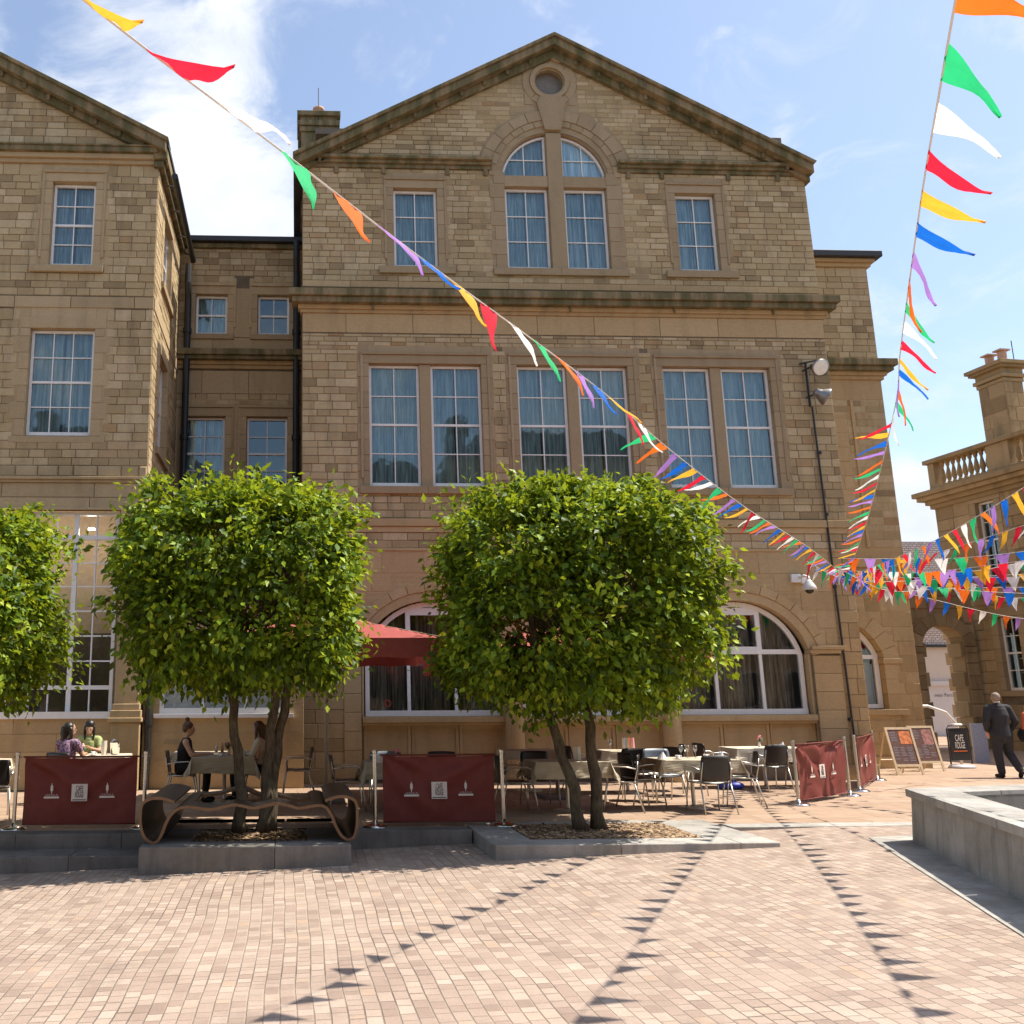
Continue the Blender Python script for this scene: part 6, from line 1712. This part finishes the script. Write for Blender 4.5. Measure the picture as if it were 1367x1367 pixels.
def hand(mb, w, d, side, curl=.4):
    """palm and five fingers; w wrist, d pointing direction"""
    w = Vector(w); d = Vector(d).normalized(); s = d.cross(Vector((0,0,1))); s = (s if s.length > .1 else Vector((1,0,0))).normalized(); u = s.cross(d).normalized()
    mb.ball(w+d*.045, (.042,.042,.022), 8); mb.tube([w, w+d*.05], [.024,.03], 8)
    for k,l in enumerate((.066,.078,.072,.056)):
        b = w+d*.075+s*(.027-.018*k)
        m1 = b+d*l*.5-u*l*.15*curl; e = b+d*l-u*l*.7*curl
        mb.tube([b-d*.02,b,m1,e], [.009,.0095,.0085,.007], 6)
    b = w+d*.03+s*side*.03; mb.tube([b,b+d*.03+s*side*.025,b+d*.06+s*side*.03-u*.01], [.011,.010,.008], 6)
def head(mb, c, fwd, r=.1):
    c = Vector(c); f = Vector(fwd).normalized(); s = f.cross(Vector((0,0,1))).normalized()
    rot = Matrix((s,f,Vector((0,0,1)))).transposed()
    mb.ball(c+Vector((0,0,.01)), (.076,.095,.105), 16, rot=rot); mb.ball(c+f*.03-Vector((0,0,.055)), (.052,.058,.06), 12, rot=rot)
    mb.ball(c+f*.098-Vector((0,0,.012)), (.012,.018,.022), 8, rot=rot); mb.ball(c+f*.085-Vector((0,0,.052)), (.024,.014,.010), 8, rot=rot)
    for k in (-1,1): mb.ball(c+s*k*.078-Vector((0,0,.008)), (.010,.018,.028), 8, rot=rot)
def eyes(c, fwd, parent):
    c = Vector(c); f = Vector(fwd).normalized(); s = f.cross(Vector((0,0,1))).normalized(); mb = MB()
    for k in (-1,1): mb.ball(c+f*.088+s*k*.03+Vector((0,0,.012)), .009, 8)
    mb.build('eyes', M['hair_d'], parent, smooth=True)

def seated(lbl, loc, rz, top, bottom, hairm, hair, skin, lean=.0, headdir=(0,1,-.1), sleeve='short', arm='table', shoes=None, vox=.011):
    t = thing('person', lbl, 'person', (0,0,0))
    b = MB(); hip = .53; L = lean
    sh = (0, L*.9, .98); nk = (0, L+.0, 1.06); hc = (0, L+.03, 1.20)
    limb(b, [(0,0,.54),(0,.01+L*.3,.68),(0,L*.6,.84),(0,L*.9,.96)], [.125,.108,.118,.095], 14, sx=1.15, up=(0,1,0))
    limb(b, [nk, (hc[0],hc[1],1.13)], [.045,.043]); head(b, hc, headdir)
    limb(b, [(-.15,L*.9,.985),(.15,L*.9,.985)], [.055,.055])
    for s in (-1,1):
        limb(b, [(s*.085,0,.53),(s*.10,.22,.55),(s*.10,.42,.52)], [.088,.078,.056])
        limb(b, [(s*.10,.42,.51),(s*.10,.42,.30),(s*.10,.40,.09)], [.055,.052,.034])
        limb(b, [(s*.10,.40,.05),(s*.11,.52,.03)], [.036,.028])
        if arm == 'table': el = (s*.22,L+.10,.77); wr = (s*.12,L+.32,.785); hd = (-s*.3,1,0)
        elif arm == 'phone': el = (s*.21,L+.10,.78); wr = (s*.05,L+.26,.84); hd = (-s*.3,.8,.4)
        else: el = (s*.21,L+.02,.72); wr = (s*.12,L+.24,.66); hd = (-s*.4,1,-.1)
        limb(b, [(s*.175,L*.9,.975),el], [.048,.038]); limb(b, [el,wr], [.037,.025]); hand(b, wr, hd, -s)
    remesh(b, 'body', skin, t, vox)
    c = MB()
    limb(c, [(0,0,.56),(0,.01+L*.3,.68),(0,L*.6,.84),(0,L*.9,.965)], [.138,.120,.130,.104], 14, sx=1.15, up=(0,1,0))
    if sleeve != 'none':
        limb(c, [(-.155,L*.9,.985),(.155,L*.9,.985)], [.064,.064])
        for s in (-1,1):
            e = Vector((s*.175,L*.9,.975)).lerp(Vector((s*.22,L+.10,.77)), .55 if sleeve=='short' else 1.0); limb(c, [(s*.175,L*.9,.975),e], [.060,.054])
            if sleeve == 'long': limb(c, [e, Vector((s*.22,L+.10,.77)).lerp(Vector((s*.12,L+.32,.785)),.9)], [.050,.036])
    else: limb(c, [(-.09,L*.9,.985),(.09,L*.9,.985)], [.068,.068])
    remesh(c, 'top', top, t, vox)
    c = MB()
    limb(c, [(-.06,-.01,.53),(.06,-.01,.53)], [.115,.115])
    for s in (-1,1):
        limb(c, [(s*.085,0,.53),(s*.10,.22,.555),(s*.10,.43,.525)], [.102,.090,.068]); limb(c, [(s*.10,.43,.51),(s*.10,.42,.30),(s*.10,.40,.12)], [.066,.062,.05])
    remesh(c, 'trousers', bottom, t, vox)
    c = MB()
    for s in (-1,1): limb(c, [(s*.10,.38,.045),(s*.11,.53,.035)], [.044,.036])
    remesh(c, 'shoes', M['blackcloth'], t, vox)
    f = Vector(headdir).normalized(); H = Vector(hc); c = MB()
    c.ball(H-f*.018+Vector((0,0,.03)), (.092,.098,.098), 16)
    # carve the face by leaving only a cap: hairline pieces
    if hair == 'long':
        c.tube([H-f*.06+Vector((0,0,.04)), H-f*.085-Vector((0,0,.08)), H-f*.09-Vector((0,0,.22))], [.085,.078,.04], 12)
        s_ = f.cross(Vector((0,0,1))).normalized()
        for k in (-1,1): c.tube([H+s_*k*.075+Vector((0,0,.02))+f*.01, H+s_*k*.085-Vector((0,0,.10))+f*.02, H+s_*k*.075-Vector((0,0,.22))+f*.03], [.03,.028,.012], 8)
    elif hair == 'bun':
        c.ball(H-f*.03+Vector((0,0,.15)), .042, 12); c.ball(H-f*.06-Vector((0,0,.01)), (.075,.06,.07), 12)
    ho = remesh(c, 'hair', hairm, t, .009)
    # push hair off the face
    me = ho.data; cc = H+f*.125-Vector((0,0,.045))
    for v in me.vertices:
        d = v.co-cc
        rr = d.length
        if rr < .112: v.co = v.co - f*(.112-rr)*1.25
    eyes(hc, headdir, t)
    t.location = loc; t.rotation_euler = (0,0,rz); return t
Z0 = 0
seated('woman with a hair bun in a sleeveless black top sitting in profile', (-1.92,16.3,0), R(-88), M['blackcloth'], M['blackcloth'], M['hair_b'], 'bun', M['skin'], lean=.07, headdir=(0,1,-.15), sleeve='none', arm='table')
seated('woman in a pale top half hidden behind the bench tree trunk', (-.62,16.4,0), R(88), M['cream'], M['blackcloth'], M['hair_b'], 'long', M['skin'], lean=.0, headdir=(0,1,-.1), sleeve='long', arm='lap')
seated('dark haired woman in a purple patterned blouse seen from behind', (-3.84,16.2,0), R(-22), M['patterned'], M['blackcloth'], M['hair_d'], 'long', M['skin_t'], lean=.03, headdir=(.75,.6,-.05), sleeve='short', arm='table')
seated('black haired woman in a green striped top looking down at the table', (-3.78,17.75,0), R(180), M['topgreen'], M['blackcloth'], M['hair_d'], 'long', M['skin_t'], lean=.10, headdir=(0,1,-.6), sleeve='short', arm='phone')

def walker(lbl, loc, rz, suit, skin, hairm, female=False, scale=1.0, bagm=None):
    t = thing('person', lbl, 'person', (0,0,0)); b = MB()
    hd = (.25,1,-.02) if not female else (0,1,-.05)
    limb(b, [(0,0,.92),(0,0,1.08),(0,.0,1.25),(0,.0,1.40)], [.125,.115,.135,.10], 14, sx=1.2, up=(0,1,0))
    limb(b, [(0,0,1.44),(0,.01,1.52)], [.055,.052]); head(b, (0,.02,1.60), hd)
    limb(b, [(-.17,0,1.40),(.17,0,1.40)], [.06,.06])
    legs = {-1: [(-.09,0,.90),(-.10,.03,.50),(-.09,.0,.09)], 1: [(.09,0,.90),(.13,.06,.50),(.14,-.22,.16)]}
    feet = {-1: [(-.09,-.02,.045),(-.10,.17,.035)], 1: [(.14,-.26,.13),(.19,-.12,.04)]}
    for s in (-1,1):
        limb(b, legs[s][:2], [.095,.062]); limb(b, legs[s][1:], [.060,.040]); limb(b, feet[s], [.04,.03])
        el = (s*.29,-.04,1.12); wr = (s*.22,.08,.92)
        limb(b, [(s*.19,0,1.39),el], [.055,.042]); limb(b, [el,wr], [.042,.030]); hand(b, wr, (-s*.25,.25,-1), -s, .5)
    remesh(b, 'body', skin, t, .012)
    c = MB()
    limb(c, [(0,-.005,.82),(0,0,1.05),(0,.0,1.25),(0,.0,1.39)], [.165,.145,.160,.125], 16, sx=1.22, up=(0,1,0))
    limb(c, [(-.18,0,1.40),(.18,0,1.40)], [.075,.075]); limb(c, [(0,-.01,1.42),(0,-.01,1.47)], [.085,.062])
    for s in (-1,1):
        el = (s*.29,-.04,1.12); wr = (s*.23,.06,.95)
        limb(c, [(s*.19,0,1.39),el], [.078,.062]); limb(c, [el,wr], [.062,.048])
    remesh(c, 'jacket', suit[0], t, .012)
    c = MB()
    limb(c, [(-.06,0,.88),(.06,0,.88)], [.135,.135])
    if female:
        c.lathe([(.15,.90),(.19,.75),(.24,.55),(.22,.55),(.1,.88)], (0,0,0), 16)
    else:
        for s in (-1,1): limb(c, legs[s][:2], [.125,.088]); limb(c, [legs[s][1], tuple(Vector(legs[s][2])+Vector((0,0,.02)))], [.086,.070])
    remesh(c, 'trousers' if not female else 'skirt', suit[1], t, .012)
    c = MB()
    for s in (-1,1): limb(c, feet[s], [.048,.040])
    remesh(c, 'shoes', M['blackcloth'], t, .011)
    c = MB(); H = Vector((0,.02,1.60)); f = Vector(hd).normalized()
    c.ball(H-f*.022+Vector((0,0,.018)), (.083,.094,.098), 16)
    if female: c.tube([H-f*.05, H-f*.09-Vector((0,0,.2))], [.09,.05], 10)
    ho = remesh(c, 'hair', hairm, t, .009); cc = H+f*.125-Vector((0,0,.045))
    for v in ho.data.vertices:
        rr = (v.co-cc).length
        if rr < .125: v.co = v.co-f*(.125-rr)*1.25
    eyes((0,.02,1.60), hd, t)
    if not female:
        c = MB(); c.lathe([(.052,1.495),(.056,1.53),(.05,1.53)], (0,.0,0), 14); c.build('collar', M['whitecloth'], t, smooth=True)
    if bagm:
        c = MB(); c.ball((-.28,.0,.95), (.09,.17,.17), 12); c.tube([(-.26,-.08,1.08),(-.2,0,1.42),(-.26,.08,1.08)], .012, 6); c.build('handbag', bagm, t, smooth=True)
    t.location = loc; t.rotation_euler = (0,0,rz); t.scale = (scale,)*3; return t
walker('bald greying man in a charcoal suit walking away across the terrace', (15.02,19.62,0), R(-8), (M['suit'],M['suit']), M['skin'], M['hair_g'], scale=1.035)
walker('person in a coral top with a dark bag cut off by the right edge', (15.66,19.5,0), R(10), (M['coral'],M['redskirt']), M['skin'], M['hair_d'], True, .93, M['blackcloth'])

# =================================================================== SKY, SUN, CAMERA
EL, AZ = 58.2, 3.0      # the sun stands to the right, just behind the facade plane
sd_ = Vector((math.cos(R(EL))*math.cos(R(AZ)), math.cos(R(EL))*math.sin(R(AZ)), math.sin(R(EL))))
L_ = bpy.data.lights.new('sun','SUN'); L_.energy = 4.3; L_.angle = R(.53); L_.color = (1,.93,.82)
lo = bpy.data.objects.new('sun', L_); COL.objects.link(lo); lo.rotation_euler = (-sd_).to_track_quat('-Z','Y').to_euler(); lo.location = (30,5,40)

# camera (a level photograph cropped sideways: the lens axis sits left of the middle, so the frame is shifted)
cam = bpy.data.cameras.new('camera'); co_ = bpy.data.objects.new('camera', cam); COL.objects.link(co_); SC.camera = co_
yaw, pitch, roll = R(2.43), R(11.57), R(-.25)
f_ = Vector((math.sin(yaw),math.cos(yaw),0)); r_ = Vector((math.cos(yaw),-math.sin(yaw),0)); u_ = Vector((0,0,1))
f2 = f_*math.cos(pitch)+u_*math.sin(pitch); u2 = -f_*math.sin(pitch)+u_*math.cos(pitch)
r3 = r_*math.cos(roll)+u2*math.sin(roll); u3 = -r_*math.sin(roll)+u2*math.cos(roll)
co_.matrix_world = Matrix.Translation((0,0,1.65)) @ Matrix((r3,u3,-f2)).transposed().to_4x4()
cam.sensor_fit = 'HORIZONTAL'; cam.sensor_width = 36; cam.lens = 36*1233/1367; cam.shift_x = (683.5-446.9)/1367; cam.clip_end = 2000; cam.clip_start = .05
def ray(px_, py_):
    d = r3*((px_-446.9)/1233)-u3*((py_-683.5)/1233)+f2; return d.normalized()

w = bpy.data.worlds.new('World'); SC.world = w; w.use_nodes = True
nt = w.node_tree; nt.nodes.clear(); T = NT(nt)
out = nt.nodes.new('ShaderNodeOutputWorld'); bg = nt.nodes.new('ShaderNodeBackground'); T.l(bg.outputs[0], out.inputs[0])
sky = T.n('ShaderNodeTexSky'); sky.sky_type = 'NISHITA'; sky.sun_disc = False; sky.sun_elevation = R(EL); sky.sun_rotation = R(90-AZ)
sky.air_density = 1.0; sky.dust_density = 1.1; sky.ozone_density = 1.0
tc = T.n('ShaderNodeTexCoord').outputs['Generated']
def dotmask(d, wdt, soft):
    vm = T.n('ShaderNodeVectorMath'); vm.operation = 'DOT_PRODUCT'; T.l(tc, vm.inputs[0]); vm.inputs[1].default_value = tuple(d)
    mr = T.n('ShaderNodeMapRange'); mr.interpolation_type = 'SMOOTHSTEP'; mr.inputs['From Min'].default_value = math.cos(R(wdt+soft)); mr.inputs['From Max'].default_value = math.cos(R(max(0,wdt-soft)))
    T.l(vm.outputs['Value'], mr.inputs['Value']); return mr.outputs[0]
# overall veil of scattered cumulus to the left, clear to the right
masks = None
for (px_,py_,wd_,sf,am) in ((150,20,5,6,.06),(390,10,5,6,.06),(215,160,4,5,.12),(300,290,4,3.0,.22),(60,90,3,4,-.12),(-250,100,9,9,.05),(1215,690,2.2,2.0,.60),(1050,45,14,12,-.05),(-500,300,30,15,.25),(1330,480,3,3,.08)):
    mk = T.math('MULTIPLY', dotmask(ray(px_,py_), wd_, sf), am); masks = mk if masks is None else T.math('ADD', masks, mk)
mpn = T.n('ShaderNodeMapping'); mpn.inputs['Scale'].default_value = (1,1,1.5); T.l(tc, mpn.inputs['Vector'])
n1 = T.noise(mpn.outputs[0], 6.5, 10, .62, dist=.5)
cf = T.math('ADD', T.math('MULTIPLY_ADD', n1, 1.7, -.36), masks)
cl = T.n('ShaderNodeMapRange'); cl.interpolation_type = 'SMOOTHSTEP'; cl.inputs['From Min'].default_value = .50; cl.inputs['From Max'].default_value = .98; T.l(cf, cl.inputs['Value'])
n2 = T.noise(mpn.outputs[0], 9, 5, .55)
ccol = T.ramp(n2, [(.3,(3.9,4.2,4.8)),(.7,(5.2,5.3,5.5))])
skyb = T.mix(.0, sky.outputs[0], (0,0,0))
# thin high veil lightens the blue evenly
skyb = T.mix(.10, sky.outputs[0], (5.0,5.6,6.6))
mixc = T.mix(cl.outputs[0], skyb, ccol)
T.l(mixc, bg.inputs[0]); bg.inputs[1].default_value = .115

SC.view_settings.view_transform = 'Standard'; SC.view_settings.look = 'None'; SC.view_settings.gamma = 1; SC.view_settings.exposure = .93
SC.render.engine = 'CYCLES'
cy = SC.cycles; cy.max_bounces = 7; cy.diffuse_bounces = 4; cy.glossy_bounces = 3; cy.transparent_max_bounces = 12; cy.transmission_bounces = 3
cy.use_denoising = True; cy.sample_clamp_indirect = 6; cy.caustics_reflective = False; cy.caustics_refractive = False
try: cy.denoiser = 'OPENIMAGEDENOISE'
except Exception: pass
